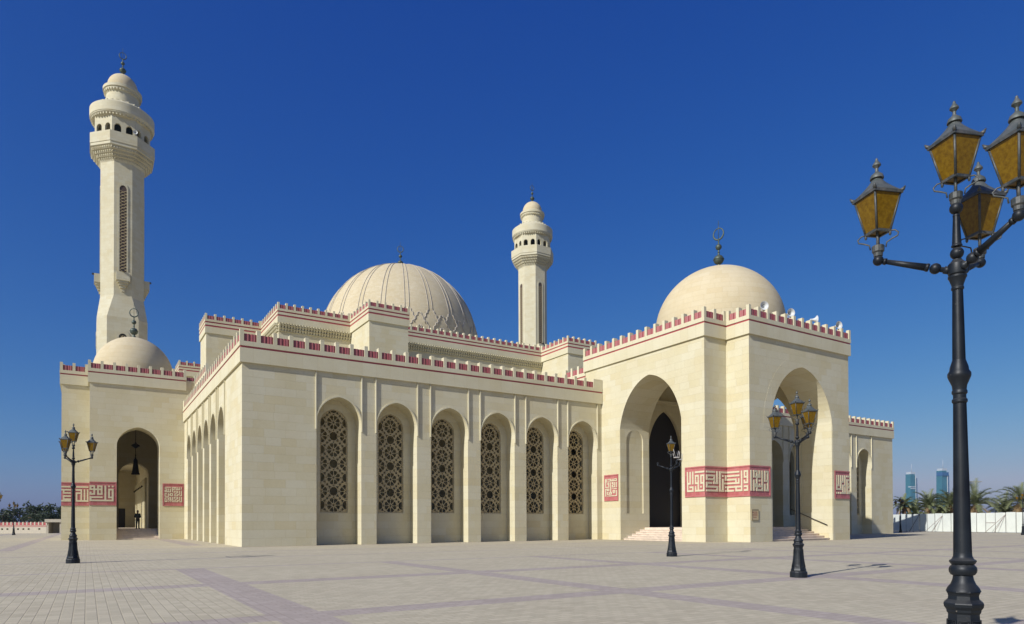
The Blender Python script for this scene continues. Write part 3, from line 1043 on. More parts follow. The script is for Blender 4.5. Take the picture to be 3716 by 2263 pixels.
KE = ["#.#.#.#.#.###", "#.#.#.#.#....", "#.#.#.#.#.###", "#.#.###.#.#..", "#.#.#...#.###", "###.#.###.#.#", "#...#.#.#.###", "#####.#.#.#..", "......#.#.#.#", "#.#.#####.###"]
KS = ["##.####.#.####", "##....#.#.#..#", "##.###########", "##............", "#..##.#.##.#.#", "#.#.#.#.##.#.#", "#..##.#..#.#.#", "#...#.#.##.#.#", "#...#.#.#..#.#", "#####.#.####.#", "......#.......", "#####.#.#.####", "#.#.#.#.......", "#.###.#..###.#", "#.....#..#.#.#", "#.##.###.###.#", "#.#..#.#..#..#", "#.######.....#", "#............#", "#.#.##########"]
KBIS = ["#######.#####.#.#.#", "........#.#.#.#.#.#", "###.#.#.#.#.#.#.#..", "..#.#.#.###.#####.#", "###.#.#.#..........", "#.#.#.#.#.#####.#.#", "#######.#.#...#.#.#", "..........#.###.#.#", "###.#.###...#...#.#", "#...#.#.#.###.###.#", "#.#.###.#.....#...#", "#...#.###.#####.###", "#####..............", "......#.#.#####.#.#", "#######.#.#...#.#.#", "#...#.#.#.#.###.#.#", "#.#.#.#.#...#...#.#", "#.#.#########.###.#", "#.#...........#...#", "###.#.#.#######.###"]
KQR = ["###.###.#.#.#", "#.#.#.#.#....", "#######.#.###", "..#.#.#.#.#.#", "#.#.#.#.#.#.#", "###.###.#.#.#", "........#.#.#", "#######.#.###", "#.......#...#", "#############"]
KQL = ["######.#.########", ".................", "######.#.####.#.#", ".#.....#....#.#.#", ".#####.#.####.#.#", ".......#.#..#.#.#", ".#####.#.#..#.#.#", ".#.....#.#..#.#.#", ".#####.#.#..#.#.#", "######.#.########"]
PZ0, PZ1 = 2.89, 4.84
FYm = lambda x0: (lambda u, v, d: (x0+d, -u, v))        # facing -x, seen left to right (u = -y)
letter_panel(portal, [
    (FYm(PX0), 8.39, -PYJ, KA, 8.56, -PYJ-0.02, True, False),
    (FX(PYJ), PX0-0.05, JX0, KB, PX0+0.06, JX0-0.08, False, False),
    (FYm(JX0), -PYJ, -PY0, KC, -PYJ+0.03, -PY0-0.0, False, False),
    (FX(PY0), JX0-0.05, 29.82, KD, JX0+0.02, 29.62, False, True)], PZ0, PZ1)
letter_panel(portal, [(FYm(PX0), 0.28, 1.85, KS, 0.40, 1.73, True, True)], PZ0, PZ1)
letter_panel(portal, [(FX(PY0), 36.84, JX1, KE, 37.0, JX1+0.0, True, False)], PZ0, PZ1)

# ------------------------------------------------------------------ left portal
lp = thing('side_portal', 'smaller domed cream stone side porch with one tall arch, standing under the near minaret', 'building', (-3.53, 33.4, 0))
QX0, QJX, QXB = -9.06, -7.08, 2.0
QY0, QYJ = 26.0, 28.06
QY1, QYE = 38.7, 40.76
mb = MB()
lc = -3.54
larch = arch(lc, 1.60, 0, 7.9, 9.58, 16, 0.2)
mb.slab(wall_outline(QJX, QXB, 0, T2-0.95, [larch]), [], FX(QY0), 0.0, 2.06)
barch = arch(30.6, 0.95, 0, 4.4, 5.6, 16)
mb.slab(wall_outline(QYJ, QY1, 0, T2-0.95, [barch]), [], FY(QX0), 0.0, 1.98)
iarch = arch(-3.22, 1.35, 0.9, 6.35, 7.56, 16)
mb.slab(wall_outline(QJX, QXB, 0, T2-0.95, [[(-4.57, 0.0)]+iarch+[(-1.87, 0.0)]]), [], FX(QY1), 0.0, 2.06)
mb.box(0.0, QXB, QYJ, QY1, 0, T2-0.95)
mb.box(QX0+1.98, 0.0, QYJ, QY1, 11.9, T2-0.96)
mb.build('wall', 'wall_stone', lp)
mb = MB()
mb.box(QJX-0.0, 0.0, QYJ+0.35, QY1, 0.0, 0.90)
mb.box(-4.56, -1.88, QY1+0.001, QYE, 0.0, 0.899)
for i in range(5):
    z = 0.15*(i+1)
    mb.box(lc-1.59, lc+1.59, QY0+0.3+0.4*i, QYJ+0.349, z-0.149, z)
    mb.box(QX0+0.2+0.36*i, QJX-0.001, 30.6-0.94, 30.6+0.94, z-0.149, z)
mb.build('steps', 'step_marble', lp)
qpath = [(QX0, QY1), (QX0, QYJ), (QJX, QYJ), (QJX, QY0), (0.0, QY0), (0.0, QYJ), (QXB, QYJ), (QXB, QY1), (0.0, QY1), (0.0, QYE), (QJX, QYE), (QJX, QY1)]
mb = MB(); mb.box(QX0+0.2, QXB-0.2, QYJ+0.2, QY1-0.2, T2-0.949, T2-0.86)
mb.box(QJX+0.2, -0.2, QY0+0.2, QYJ+0.199, T2-0.949, T2-0.86); mb.build('roof', 'trim_stone', lp)
parapet(qpath, True, T2-0.03, lp, {0, 1, 2, 3, 5})
portal_dome(lp, (-3.53, 33.4), 3.36, 15.5, 18.98, 2.9, YAW-PI/2+0.3)
letter_panel(lp, [(FX(QYJ), QX0, QJX, KQL, QX0+0.0, QJX-0.06, False, False)], PZ0, PZ1)
letter_panel(lp, [(FX(QY0), QJX-0.0, -5.15, KQR, QJX+0.02, -5.36, False, True)], PZ0, PZ1)
letter_panel(lp, [(FX(QY0), -1.70, -0.05, KBIS, -1.55, -0.2, True, True)], PZ0, PZ1)

# covered walkway beyond the left portal
wk = thing('covered_walkway', 'shaded stone walkway with sunlit pilasters seen through the side porch arch', 'building', (-3.6, 51, 0))
mb = MB()
mb.box(-1.87, -1.6, QYE, 62.0, 0, 8.3)
mb.box(-6.2, 2.0, 62.0, 62.5, 0, 8.9)
for i in range(10):
    y = 42.0+2.0*i
    mb.box(-2.02, -1.871, y, y+0.55, 0.9, 6.3)
for i in range(8):
    y = 41.2+2.75*i
    mb.box(-6.1, -5.6, y, y+0.5, 0, 6.6)
mb.box(-6.2, -5.5, QYE, 61.99, 6.6, 8.3)
mb.box(-6.0, -5.65, 58.6, 61.98, 0, 6.599)  # unseen closed bay, added to keep the sun off the end wall
mb.build('wall', 'wall_stone', wk)
mb = MB(); mb.box(-6.3, -1.5, QYE, 62.0, 8.301, 8.6); mb.build('roof', 'trim_stone', wk)
mb = MB(); mb.box(-6.1, -1.87, QYE, 62.0, 0, 0.9); mb.build('floor', 'step_marble', wk)
mb = MB(); mb.box(-4.15, -3.02, 61.93, 61.99, 0.9, 3.4); mb.build('doorway', 'doorway_shade', wk)  # thin black sheet painted for the shade in the doorway
for i in range(6):
    mb = MB(); y = 44.8+2.75*i
    mb.box(-2.12, -2.02, y, y+0.05, 5.5, 5.55); mb.lathe([(0.03, 5.35), (0.09, 5.5), (0.03, 5.6)], 8, (-2.16, y+0.03, 0))
    mb.build('wall_lamp', 'pendant_bronze', wk)

# =================================================================== MINARETS
def make_minaret(loc, label):
    root = thing('minaret', label, 'minaret', (0, 0, 0), 'minarets of the mosque')
    OC = lambda r: r/math.cos(PI/8)
    ph = PI/8
    mb = MB()
    q = 3.15
    b8 = [(OC(2.72)*math.cos(ph+i*PI/4), OC(2.72)*math.sin(ph+i*PI/4)) for i in range(8)]
    sq = [(q, q*0.62), (q*0.62, q), (-q*0.62, q), (-q, q*0.62), (-q, -q*0.62), (-q*0.62, -q), (q*0.62, -q), (q, -q*0.62)]
    zs = [(sq, 0), (sq, 30.6), (b8, 33.8), (b8, 53.2)]
    vs = []; fs = []
    for pl_, z in zs:
        vs += [(x, y, z) for x, y in pl_]
    for j in range(3):
        for i in range(8):
            fs.append((j*8+i, j*8+(i+1) % 8, (j+1)*8+(i+1) % 8, (j+1)*8+i))
    mb.add(vs, fs)
    shaft = mb.build('shaft', 'shaft_stone', root)
    # slot windows on the four main faces, each a frame, grille and a bracket below
    for s in range(4):
        M = Matrix.Rotation(s*PI/2, 4, 'Z')
        mb = MB()
        fn = lambda u, v, d: M @ Vector((u, -2.72+d, v))
        o = arch(0, 0.62, 37.0, 49.2, 50.0, 8); i_ = arch(0, 0.44, 37.05, 49.1, 49.65, 8)
        mb.slab(o, [i_], fn, -0.07, 0.0, 0)
        n = len(i_)
        mb.add([fn(p[0], p[1], -0.012) for p in i_], [list(range(n))], 1)
        win = mb.build('window', ['shaft_stone', 'slot_back'], root)
        mb = MB()
        rows = 26
        for r in range(rows):
            z = 37.1+11.8*r/rows
            for t in (0, 1):
                a, b = (-0.43, 0.43) if t == 0 else (0.43, -0.43)
                mb.tube([fn(a, z, -0.03), fn(b, z+0.45, -0.03)], 0.035, 4, sm=False)
        mb.build('window_grille', 'grille_stone', win)
        mb = MB()
        fb = lambda z0, z1, h, d: mb.slab([(-h, z0), (h, z0), (h, z1), (-h, z1)], [], fn, -d, 0.02)
        fb(35.85, 37.05, 0.85, 0.75); fb(35.55, 35.85, 0.68, 0.62); fb(35.22, 35.55, 0.52, 0.48); fb(34.85, 35.22, 0.36, 0.33); fb(34.4, 34.85, 0.2, 0.18)
        mb.box(-0.16, 0.16, -3.75, -3.45, 37.06, 37.25, 1, M)
        mb.build('bracket', ['shaft_stone', 'rail_metal'], root)
        mb = MB()
        o = arch(0, 0.85, 26.6, 28.0, 28.9, 8); i_ = arch(0, 0.5, 26.8, 27.85, 28.35, 8)
        fn2 = lambda u, v, d: M @ Vector((u, -q+d, v))
        mb.slab(o, [i_], fn2, -0.08, 0.0, 0)
        mb.add([fn2(p[0], p[1], -0.012) for p in i_], [list(range(len(i_)))], 1)
        for a in range(6):
            t = PI*a/6
            mb.tube([fn2(-0.48*math.cos(t), 27.5+0.6*math.sin(t)*-1, -0.03), fn2(0.48*math.cos(t), 27.5+0.6*math.sin(t), -0.03)], 0.04, 4, 2, sm=False)
        mb.build('lower_window', ['shaft_stone', 'opening_shade', 'grille_stone'], root)
    # corbelled balcony
    mb = MB()
    prof = [(2.73, 52.9), (2.86, 53.15), (2.86, 53.35), (3.12, 53.45), (3.12, 53.7), (3.42, 53.85), (3.42, 54.1), (3.72, 54.25), (3.72, 54.55), (3.98, 54.7), (3.98, 55.1)]
    mb.lathe([(OC(r), z) for r, z in prof], 8, ph=ph, sm=False)
    for ring, (r, z, cnt) in enumerate(((2.92, 53.16, 56), (3.20, 53.5, 62), (3.50, 53.9, 68), (3.80, 54.3, 76))):
        for i in range(cnt):
            a = 2*PI*(i+0.5*(ring % 2))/cnt
            m8 = (a-ph) % (PI/4) - PI/8
            rr = r/math.cos(m8)
            Mx = Matrix.Translation((rr*math.cos(a), rr*math.sin(a), z)) @ Matrix.Rotation(a, 4, 'Z')
            mb.box(-0.10, 0.07, -0.075, 0.075, 0.02, 0.24, 0, Mx)
    mb.lathe([(OC(4.05), 55.1), (OC(4.05), 56.55), (OC(3.85), 56.55), (OC(3.85), 55.25), (0.0, 55.25)], 8, ph=ph, sm=False)
    mb.build('balcony', 'shaft_stone', root)
    # open gallery with eight pairs of arches
    mb = MB()
    R8 = 3.45
    for i in range(8):
        M = Matrix.Rotation(i*PI/4, 4, 'Z')
        hw = R8*math.tan(PI/8)
        ar = [arch(-hw*0.5, 0.43, 56.2, 57.5, 58.0, 8), arch(hw*0.5, 0.43, 56.2, 57.5, 58.0, 8)]
        mb.slab([(-hw, 55.2), (hw, 55.2), (hw, 59.1), (-hw, 59.1)], ar, lambda u, v, d: M @ Vector((u, -R8+d, v)), 0.0, 0.3)
    mb.build('gallery', 'shaft_stone', root)
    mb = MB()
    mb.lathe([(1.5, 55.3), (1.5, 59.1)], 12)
    mb.build('core', 'opening_shade', root)  # blackened so that the gallery arches look dark inside
    # crown: round cornice, drum, cap
    mb = MB()
    prof = [(0, 59.0), (3.55, 59.0), (3.7, 59.1), (4.05, 59.4), (4.05, 59.5), (4.12, 59.55), (4.12, 60.85), (3.95, 61.0), (3.5, 61.3), (3.0, 61.6), (2.6, 61.95), (2.45, 62.0), (2.3, 62.1), (2.12, 62.2), (2.08, 63.5), (2.15, 63.6), (2.35, 63.85), (2.35, 64.0), (2.5, 64.05), (2.5, 64.45), (2.2, 64.6), (1.98, 64.75)]
    mb.lathe(prof, 48, sm=True)
    for cnt, r, z, h in ((56, 3.78, 59.06, 0.3), (36, 2.22, 63.58, 0.27)):
        for i in range(cnt):
            a = 2*PI*i/cnt
            mb.box(-0.1, 0.16, -0.09, 0.09, 0, h, 0, Matrix.Translation((r*math.cos(a), r*math.sin(a), z)) @ Matrix.Rotation(a, 4, 'Z'))
    for i in range(24):
        a = 2*PI*i/24
        mb.box(-0.08, 0.08, -0.17, 0.17, 0, 0.22, 0, Matrix.Translation((2.9*math.cos(a), 2.9*math.sin(a), 61.62)) @ Matrix.Rotation(a, 4, 'Z'))
    mb.build('crown', 'shaft_stone', root)
    mb = MB()
    mb.lathe([(1.95, 64.7), (1.95, 65.0)] + [(1.95*math.cos(PI/2*i/14)**1.02, 65.0+1.95*math.sin(PI/2*i/14)) for i in range(1, 14)] + [(0, 66.95)], 40)
    cap = mb.build('cap_dome', 'dome_stone', root)
    mb = MB(); finial(mb, (0, 0, 66.9), 3.55, YAW-PI/2+0.55)
    mb.build('finial', 'bronze', cap)
    root.location = loc
    return root
min_a = make_minaret((-3.02, 73.3, 0), 'tall octagonal cream minaret rising behind the smaller side porch dome')
min_b = copy_tree(min_a)
min_b.location = (69.6, 73.8, 0)
min_b['label'] = 'more distant octagonal cream minaret standing beyond the ribbed dome'

# =================================================================== LOUDSPEAKERS
def make_speaker(label):
    root = thing('loudspeaker', label, 'loudspeaker', (0, 0, 0), 'horn loudspeakers on the mosque')
    mb = MB()
    M = Matrix.Rotation(PI/2, 4, 'X')
    mb.lathe([(0.05, -0.30), (0.07, -0.28), (0.08, -0.12), (0.12, 0.02), (0.20, 0.12), (0.29, 0.18), (0.31, 0.20), (0.29, 0.195), (0.19, 0.11), (0.10, 0.0), (0.05, -0.08), (0.0, -0.08)], 24, (0, 0, 0.55), 0, True, M=M)
    mb.build('horn', 'white_metal', root)
    mb = MB(); mb.ball((0, -0.02, 0.55), 0.06); mb.build('driver', 'grey_metal', root)
    mb = MB(); mb.tube([(0, 0.18, 0.0), (0, 0.18, 0.55)], 0.025, 8); mb.box(-0.05, 0.05, 0.1, 0.24, -0.02, 0.02); mb.build('bracket', 'grey_metal', root)
    return root
sp = make_speaker('white horn loudspeaker on the portal parapet, nearest its front left corner')
spots = [(29.55, -11.62, T2-0.26, -25, None), (32.28, -11.62, T2-0.26, -20, 'white horn loudspeaker on the portal parapet, second from the front left corner'),
         (34.98, -11.62, T2-0.26, 55, 'white horn loudspeaker on the portal parapet, seen from the side and pointing right'),
         (37.7, -11.62, T2-0.26, -15, 'white horn loudspeaker on the portal parapet, nearest its right end'),
         (-1.55, 69.75, 56.75, -10, 'white horn loudspeaker in an arch of the near minaret gallery')]
for i, (x, y, z, a, lb) in enumerate(spots):
    o = sp if i == 0 else copy_tree(sp)
    o.location = (x, y, z); o.rotation_euler.z = R_(a); o.scale = (0.92,)*3
    if lb: o['label'] = lb

# handrail and small plaque on the big portal
hr = thing('handrail', 'thin dark metal handrail sloping beside the porch steps', 'handrail', (36.6, -11.0, 0))
mb = MB()
xr = AX+0.07+3.36-0.19
mb.tube([(xr, PY0+0.35, 1.05), (xr, PY0+3.2, 2.2)], 0.03, 8)
mb.build('rail', 'rail_metal', hr)
for y, z in ((PY0+0.6, 1.15), (PY0+2.6, 1.95)):
    mb = MB(); mb.tube([(xr, y, z), (xr+0.10, y, z-0.02)], 0.018, 6); mb.build('bracket', 'rail_metal', hr)
pq = thing('wall_plaque', 'small framed tan plaque with lines of red writing on the portal corner', 'plaque', (28.27, PY0, 1.72))
mb = MB()
mb.box(27.99, 28.55, PY0-0.03, PY0-0.001, 1.41, 2.03); mb.build('board', 'plaque_face', pq)
mb = MB()
y0, y1 = PY0-0.05, PY0-0.03
mb.box(27.95, 27.99, y0, PY0-0.001, 1.37, 2.07); mb.box(28.55, 28.59, y0, PY0-0.001, 1.37, 2.07)
mb.box(27.99, 28.55, y0, PY0-0.001, 2.03, 2.07); mb.box(27.99, 28.55, y0, PY0-0.001, 1.37, 1.41)
mb.build('frame', 'plaque_frame', pq)
mb = MB()
rr = random.Random(3)
for z, a, b in ((1.90, 28.16, 28.50), (1.83, 28.14, 28.51), (1.745, 28.03, 28.50), (1.665, 28.03, 28.50), (1.555, 28.10, 28.42)):
    x = a
    while x < b:
        w = rr.uniform(0.02, 0.07)
        mb.box(x, min(b, x+w), PY0-0.034, PY0-0.0301, z-0.016, z+0.016)
        x += w+0.018
mb.lathe([(0.0, 0.0), (0.05, 0.0), (0.05, 0.004), (0, 0.004)], 12, (28.07, PY0-0.0301, 1.88), M=Matrix.Rotation(PI/2, 4, 'X'))
mb.build('writing', 'plaque_text', pq)

# lantern hanging in the side porch
pl = thing('hanging_lantern', 'dark metal lantern hanging on a rod in the side porch arch', 'lantern', (-3.36, 33.4, 5.9))
c = (-3.36, 33.4, 0)
mb = MB(); mb.tube([(c[0], c[1], 7.4), (c[0], c[1], 11.9)], 0.03, 6); mb.build('rod', 'pendant_bronze', pl)
mb = MB(); mb.lathe([(0.03, 8.5), (0.22, 8.62), (0.40, 8.72), (0.30, 8.85), (0.12, 8.95), (0.03, 9.1)], 10, c, sm=False); mb.build('crown', 'pendant_bronze', pl)
mb = MB(); mb.lathe([(0.31, 6.05), (0.36, 6.02), (0.36, 6.12), (0.30, 6.2), (0.17, 7.3), (0.19, 7.34), (0.10, 7.5), (0.04, 7.7), (0.06, 7.85), (0.03, 8.0)], 8, c, sm=False); mb.build('lamp_shade', 'pendant_bronze', pl)

# =================================================================== STREET LAMPS
HUB = 3.10
def lantern(root, c, rot, glass_parent=None):
    """c = centre of the ball it stands on"""
    cx, cy, cz = c
    W0, W1 = 0.056, 0.107            # half widths, foot and eaves
    zb, ze = cz+0.205, cz+0.475
    M = Matrix.Translation((cx, cy, 0)) @ Matrix.Rotation(rot, 4, 'Z')
    mb = MB()
    # collar of cast leaves, stem, scrolls
    mb.lathe([(0.030, cz+0.03), (0.032, cz+0.055), (0.041, cz+0.065), (0.043, cz+0.105), (0.038, cz+0.11), (0.026, cz+0.11)], 12, (cx, cy, 0), sm=False)
    for s in (-1, 1):
        mb.tube([M @ Vector((0.02*s, 0.02*s, cz+0.10)), M @ Vector((0.012*s, 0.012*s, cz+0.15)), M @ Vector((0.03*s, 0.03*s, zb))], 0.011, 6)
        for t in (1, -1):
            if s*t < 0:
                pass
        pts = [Vector((0.036*s, -0.036*s, cz+0.09)), Vector((0.040*s, -0.040*s, cz+0.125)), Vector((0.062*s, -0.062*s, cz+0.142)), Vector((0.090*s, -0.090*s, cz+0.158)), Vector((0.094*s, -0.094*s, cz+0.180)), Vector((0.078*s, -0.078*s, cz+0.203)), Vector((0.052*s, -0.052*s, zb))]
        mb.tube([M @ p for p in pts], 0.0055, 6)
        mb.lathe([(0.004, -0.03), (0.01, -0.02), (0.01, -0.005), (0.006, 0.0)], 8, M @ Vector((0.056*s, -0.056*s, zb-0.005)))
    # bottom ring, corner bars, eaves
    def ring(h0, h1, z0, z1):
        o = [(-h0, -h0), (h0, -h0), (h0, h0), (-h0, h0)]; i_ = [(-h1, -h1), (h1, -h1), (h1, h1), (-h1, h1)]
        mb.slab(o, [i_], lambda u, v, d: M @ Vector((u, v, d)), z0, z1)
    ring(W0+0.006, W0-0.010, zb-0.008, zb+0.010)
    ring(W1+0.012, W1-0.012, ze-0.014, ze+0.008)
    for sx, sy in ((-1, -1), (1, -1), (1, 1), (-1, 1)):
        mb.tube([M @ Vector((sx*W0, sy*W0, zb)), M @ Vector((sx*W1, sy*W1, ze))], 0.0085, 5)
        # upturned corner ear
        mb.tube([M @ Vector((sx*(W1-0.004), sy*(W1-0.004), ze+0.004)), M @ Vector((sx*(W1+0.012), sy*(W1+0.012), ze+0.012)), M @ Vector((sx*(W1+0.021), sy*(W1+0.021), ze+0.032))], [0.012, 0.013, 0.004], 6)
    ln = mb.build('lantern', 'lantern_frame', root)
    # roof
    mb = MB()
    pr = [(W1+0.010, ze+0.004), (0.104, ze+0.026), (0.078, ze+0.060), (0.054, ze+0.092), (0.038, ze+0.118)]
    k8 = 8
    vs = []
    for j, (h, z) in enumerate(pr):
        t = j/(len(pr)-1)
        for i in range(24):
            a = 2*PI*i/24+PI/4*0
            ca, sa = math.cos(a), math.sin(a)
            sq = h/max(abs(ca), abs(sa))
            rr = sq*(1-t)+h*t
            vs.append(M @ Vector((rr*ca, rr*sa, z)))
    fs = []
    for j in range(len(pr)-1):
        for i in range(24):
            fs.append((j*24+i, j*24+(i+1) % 24, (j+1)*24+(i+1) % 24, (j+1)*24+i))
    mb.add(vs, fs, 0, False)
    mb.lathe([(0.036, ze+0.114), (0.032, ze+0.135), (0.047, ze+0.131), (0.047, ze+0.140), (0.040, ze+0.160), (0.022, ze+0.176), (0.012, ze+0.186), (0.011, ze+0.210), (0.018, ze+0.220), (0.029, ze+0.230), (0.028, ze+0.241), (0.017, ze+0.256), (0.010, ze+0.268), (0.009, ze+0.280), (0.0, ze+0.290)], 16, (cx, cy, 0))
    mb.build('lantern_roof', 'lantern_roof', ln)
    # four panes
    for i in range(4):
        Mq = M @ Matrix.Rotation(i*PI/2, 4, 'Z')
        mb = MB()
        a, b = W0-0.004, W1-0.006
        q = [(-a, -W0+0.0, zb+0.008), (a, -W0+0.0, zb+0.008), (b, -W1+0.0, ze-0.012), (-b, -W1+0.0, ze-0.012)]
        vs = [Mq @ Vector(p) for p in q] + [Mq @ Vector((p[0]*0.97, p[1]+0.004, p[2])) for p in q]
        mb.add(vs, [(0, 1, 2, 3), (4, 7, 6, 5), (0, 4, 5, 1), (1, 5, 6, 2), (2, 6, 7, 3), (3, 7, 4, 0)])
        mb.build('glass_pane', 'amber_glass', ln)
    mb = MB()
    mb.add([M @ Vector((sx*(W0-0.01), sy*(W0-0.01), zb)) for sx, sy in ((-1, -1), (1, -1), (1, 1), (-1, 1))], [(0, 1, 2, 3)])
    mb.build('glass_floor', 'amber_glass', ln)
    return ln

def broken_fitting(root, c, rot, spikes=True):
    """what is left of a lantern: collar, tray and bent bars"""
    cx, cy, cz = c
    M = Matrix.Translation((cx, cy, 0)) @ Matrix.Rotation(rot, 4, 'Z')
    mb = MB()
    mb.lathe([(0.030, cz+0.02), (0.030, cz+0.05), (0.042, cz+0.06), (0.042, cz+0.095), (0.03, cz+0.10)], 10, (cx, cy, 0), sm=False)
    if spikes:
        mb.tube([M @ Vector((0, 0, cz+0.09)), M @ Vector((0, 0, cz+0.18))], 0.014, 6)
        for s in (-1, 1):
            pts = [Vector((0.036*s, 0, cz+0.09)), Vector((0.075*s, 0, cz+0.13)), Vector((0.10*s, 0, cz+0.17)), Vector((0.07*s, 0, cz+0.205))]
            mb.tube([M @ p for p in pts], 0.006, 6)
        o = [(-0.075, -0.075), (0.075, -0.075), (0.075, 0.075), (-0.075, 0.075)]
        mb.slab(o, [], lambda u, v, d: M @ Vector((u, v, d)), cz+0.195, cz+0.225, 1)
        for sx, sy, h, bend in ((-1, -1, 0.27, 0.10), (1, -1, 0.20, 0.02), (1, 1, 0.24, 0.05), (-1, 1, 0.15, 0.03)):
            mb.tube([M @ Vector((sx*0.065, sy*0.065, cz+0.21)), M @ Vector((sx*(0.065+bend), sy*(0.065+bend*0.4), cz+0.21+h))], 0.009, 5, 1)
    return mb.build('broken_lantern', ['iron_paint', 'bare_metal'], root)

ARM_R, ARM_Z = 0.485, 0.16
KR = 0.85                                       # slenderness of the castings
def thin(prof, k=None):
    return [(r*(KR if k is None else k), z) for r, z in prof]
def make_lamp(label, angles, rot, broken=()):
    root = thing('street_lamp', label, 'street lamp', (0, 0, 0), 'cast iron lamps on the plaza')
    mb = MB()                                          # plinth and flared, eight-sided base
    mb.lathe(thin([(0.205, 0.0), (0.205, 0.115), (0.19, 0.14), (0.178, 0.145)], 0.92), 16, sm=False, ph=PI/16)
    prof = [(0.178, 0.14), (0.186, 0.165), (0.172, 0.20), (0.150, 0.30), (0.132, 0.42), (0.120, 0.55), (0.116, 0.66), (0.116, 0.685), (0.128, 0.70), (0.130, 0.715), (0.146, 0.735), (0.150, 0.755), (0.146, 0.762), (0.118, 0.785), (0.114, 0.81), (0.118, 0.825), (0.126, 0.835), (0.124, 0.845)]
    mb.lathe([(r*(0.92 if z < 0.5 else 0.92-0.07*min(1, (z-0.5)/0.2)), z) for r, z in prof], 8, sm=False, ph=PI/8+rot)
    for i in range(8):                                 # raised frames on the eight sides
        a = rot+i*PI/4
        def sp_(u, t, d):
            # t 0..1 up the flare
            z = 0.24+0.40*t
            r = (0.163+(0.119-0.163)*t - 0.012*math.sin(PI*t))*(0.92-0.05*t)
            r = r*math.cos(PI/8)+d
            p = Vector((r*math.cos(a)-u*math.sin(a), r*math.sin(a)+u*math.cos(a), z))
            return p
        w0, w1 = 0.044, 0.032
        for ins in (0.0, 0.013):
            lp_ = []
            for k3 in range(9):
                t = k3/8*(1-ins*4)+ins*2; lp_.append(sp_(-(w0+(w1-w0)*t)+ins, t, 0.003))
            for k3 in range(8, -1, -1):
                t = k3/8*(1-ins*4)+ins*2; lp_.append(sp_((w0+(w1-w0)*t)-ins, t, 0.003))
            mb.tube(lp_+[lp_[0]], 0.0035, 4)
    mb.build('base', 'iron_paint', root)
    mb = MB()                                          # pole
    mb.lathe(thin([(0.124, 0.84), (0.112, 0.865), (0.090, 0.89), (0.076, 0.92), (0.070, 0.95), (0.075, 0.955)]), 24)
    mb.lathe(thin([(0.066, 0.948), (0.085, 0.955), (0.097, 0.972), (0.100, 0.99), (0.096, 1.008), (0.082, 1.022), (0.078, 1.028)]), 24, flute=0.07)
    mb.lathe(thin([(0.078, 1.026), (0.086, 1.032), (0.096, 1.046), (0.097, 1.054), (0.078, 1.066), (0.068, 1.085), (0.066, 1.11)]), 24)
    mb.lathe(thin([(0.0655, 1.105), (0.060, 1.4), (0.054, 1.75), (0.047, 2.16)]), 32, flute=0.12)
    mb.lathe(thin([(0.048, 2.155), (0.056, 2.165), (0.056, 2.18), (0.047, 2.19), (0.047, 2.215), (0.056, 2.225), (0.056, 2.24), (0.050, 2.25), (0.054, 2.28), (0.078, 2.33), (0.084, 2.345), (0.084, 2.365), (0.070, 2.385), (0.066, 2.41), (0.055, 2.44), (0.048, 2.46)]), 24)
    mb.lathe(thin([(0.047, 2.455), (0.043, 2.70), (0.038, 2.955)]), 32, flute=0.12)
    mb.lathe(thin([(0.038, 2.95), (0.046, 2.958), (0.046, 2.97), (0.042, 2.975), (0.044, 2.99), (0.060, 3.03), (0.068, 3.04), (0.068, 3.052), (0.045, 3.06), (0.042, 3.065)]), 24)
    mb.lathe(thin([(0.043, HUB-0.055), (0.066, HUB-0.035), (0.072, HUB), (0.066, HUB+0.035), (0.040, HUB+0.060)]), 24)
    mb.lathe(thin([(0.036, HUB+0.055), (0.036, HUB+0.066), (0.030, HUB+0.07)]), 20)
    mb.ball((0, 0, HUB+0.112), 0.043, 20)
    mb.lathe(thin([(0.030, HUB+0.155), (0.040, HUB+0.160), (0.040, HUB+0.168), (0.034, HUB+0.176)]), 20)
    mb.lathe(thin([(0.034, HUB+0.174), (0.024, HUB+0.375)]), 24, flute=0.09)
    mb.lathe(thin([(0.026, HUB+0.372), (0.026, HUB+0.384), (0.022, HUB+0.386)]), 16)
    mb.ball((0, 0, HUB+0.43), 0.042, 20)
    mb.build('pole', 'iron_paint', root)
    lantern(root, (0, 0, HUB+0.43), rot)
    for i, a in enumerate(angles):
        d = Vector((math.cos(a), math.sin(a), 0))
        mb = MB()
        p0 = Vector((0, 0, HUB)); e = d*ARM_R+Vector((0, 0, HUB+ARM_Z))
        ax = (e-(p0+d*0.05)).normalized()
        q = p0+d*0.05
        L = (e-q).length
        mb.tube([q-ax*0.01, q+ax*0.03, q+ax*0.031, q+ax*0.055], [0.026, 0.026, 0.019, 0.017], 14)
        mb.ball(q+ax*0.085, 0.038, 18)
        mb.tube([q+ax*0.125, q+ax*0.135, q+ax*0.15], [0.025, 0.030, 0.026], 16)
        mb.tube([q+ax*0.145, e-ax*0.045], [0.026, 0.0165], 24, flute=0.09)
        mb.tube([e-ax*0.055, e-ax*0.035], [0.024, 0.022], 14)
        mb.ball(e, 0.037, 18)
        mb.build('arm', 'iron_paint', root)
        if i in broken:
            broken_fitting(root, e, rot, broken[i])
        else:
            lantern(root, (e.x, e.y, e.z), rot)
    return root
RGT = YAW-PI/2                                   # heading of the picture's right, over the ground
def ang(deg):
    return RGT+R_(deg)
A_R = [ang(150), ang(39), ang(279)]
lamp = make_lamp('dark iron four-lantern street lamp with shadow on the paving before the portal front arch', A_R, ang(11))
lamp.location = (6.44, -29.945, 0)
big = copy_tree(lamp); big.location = (-2.36+0.025*math.sin(YAW), -37.21-0.025*math.cos(YAW), 0)
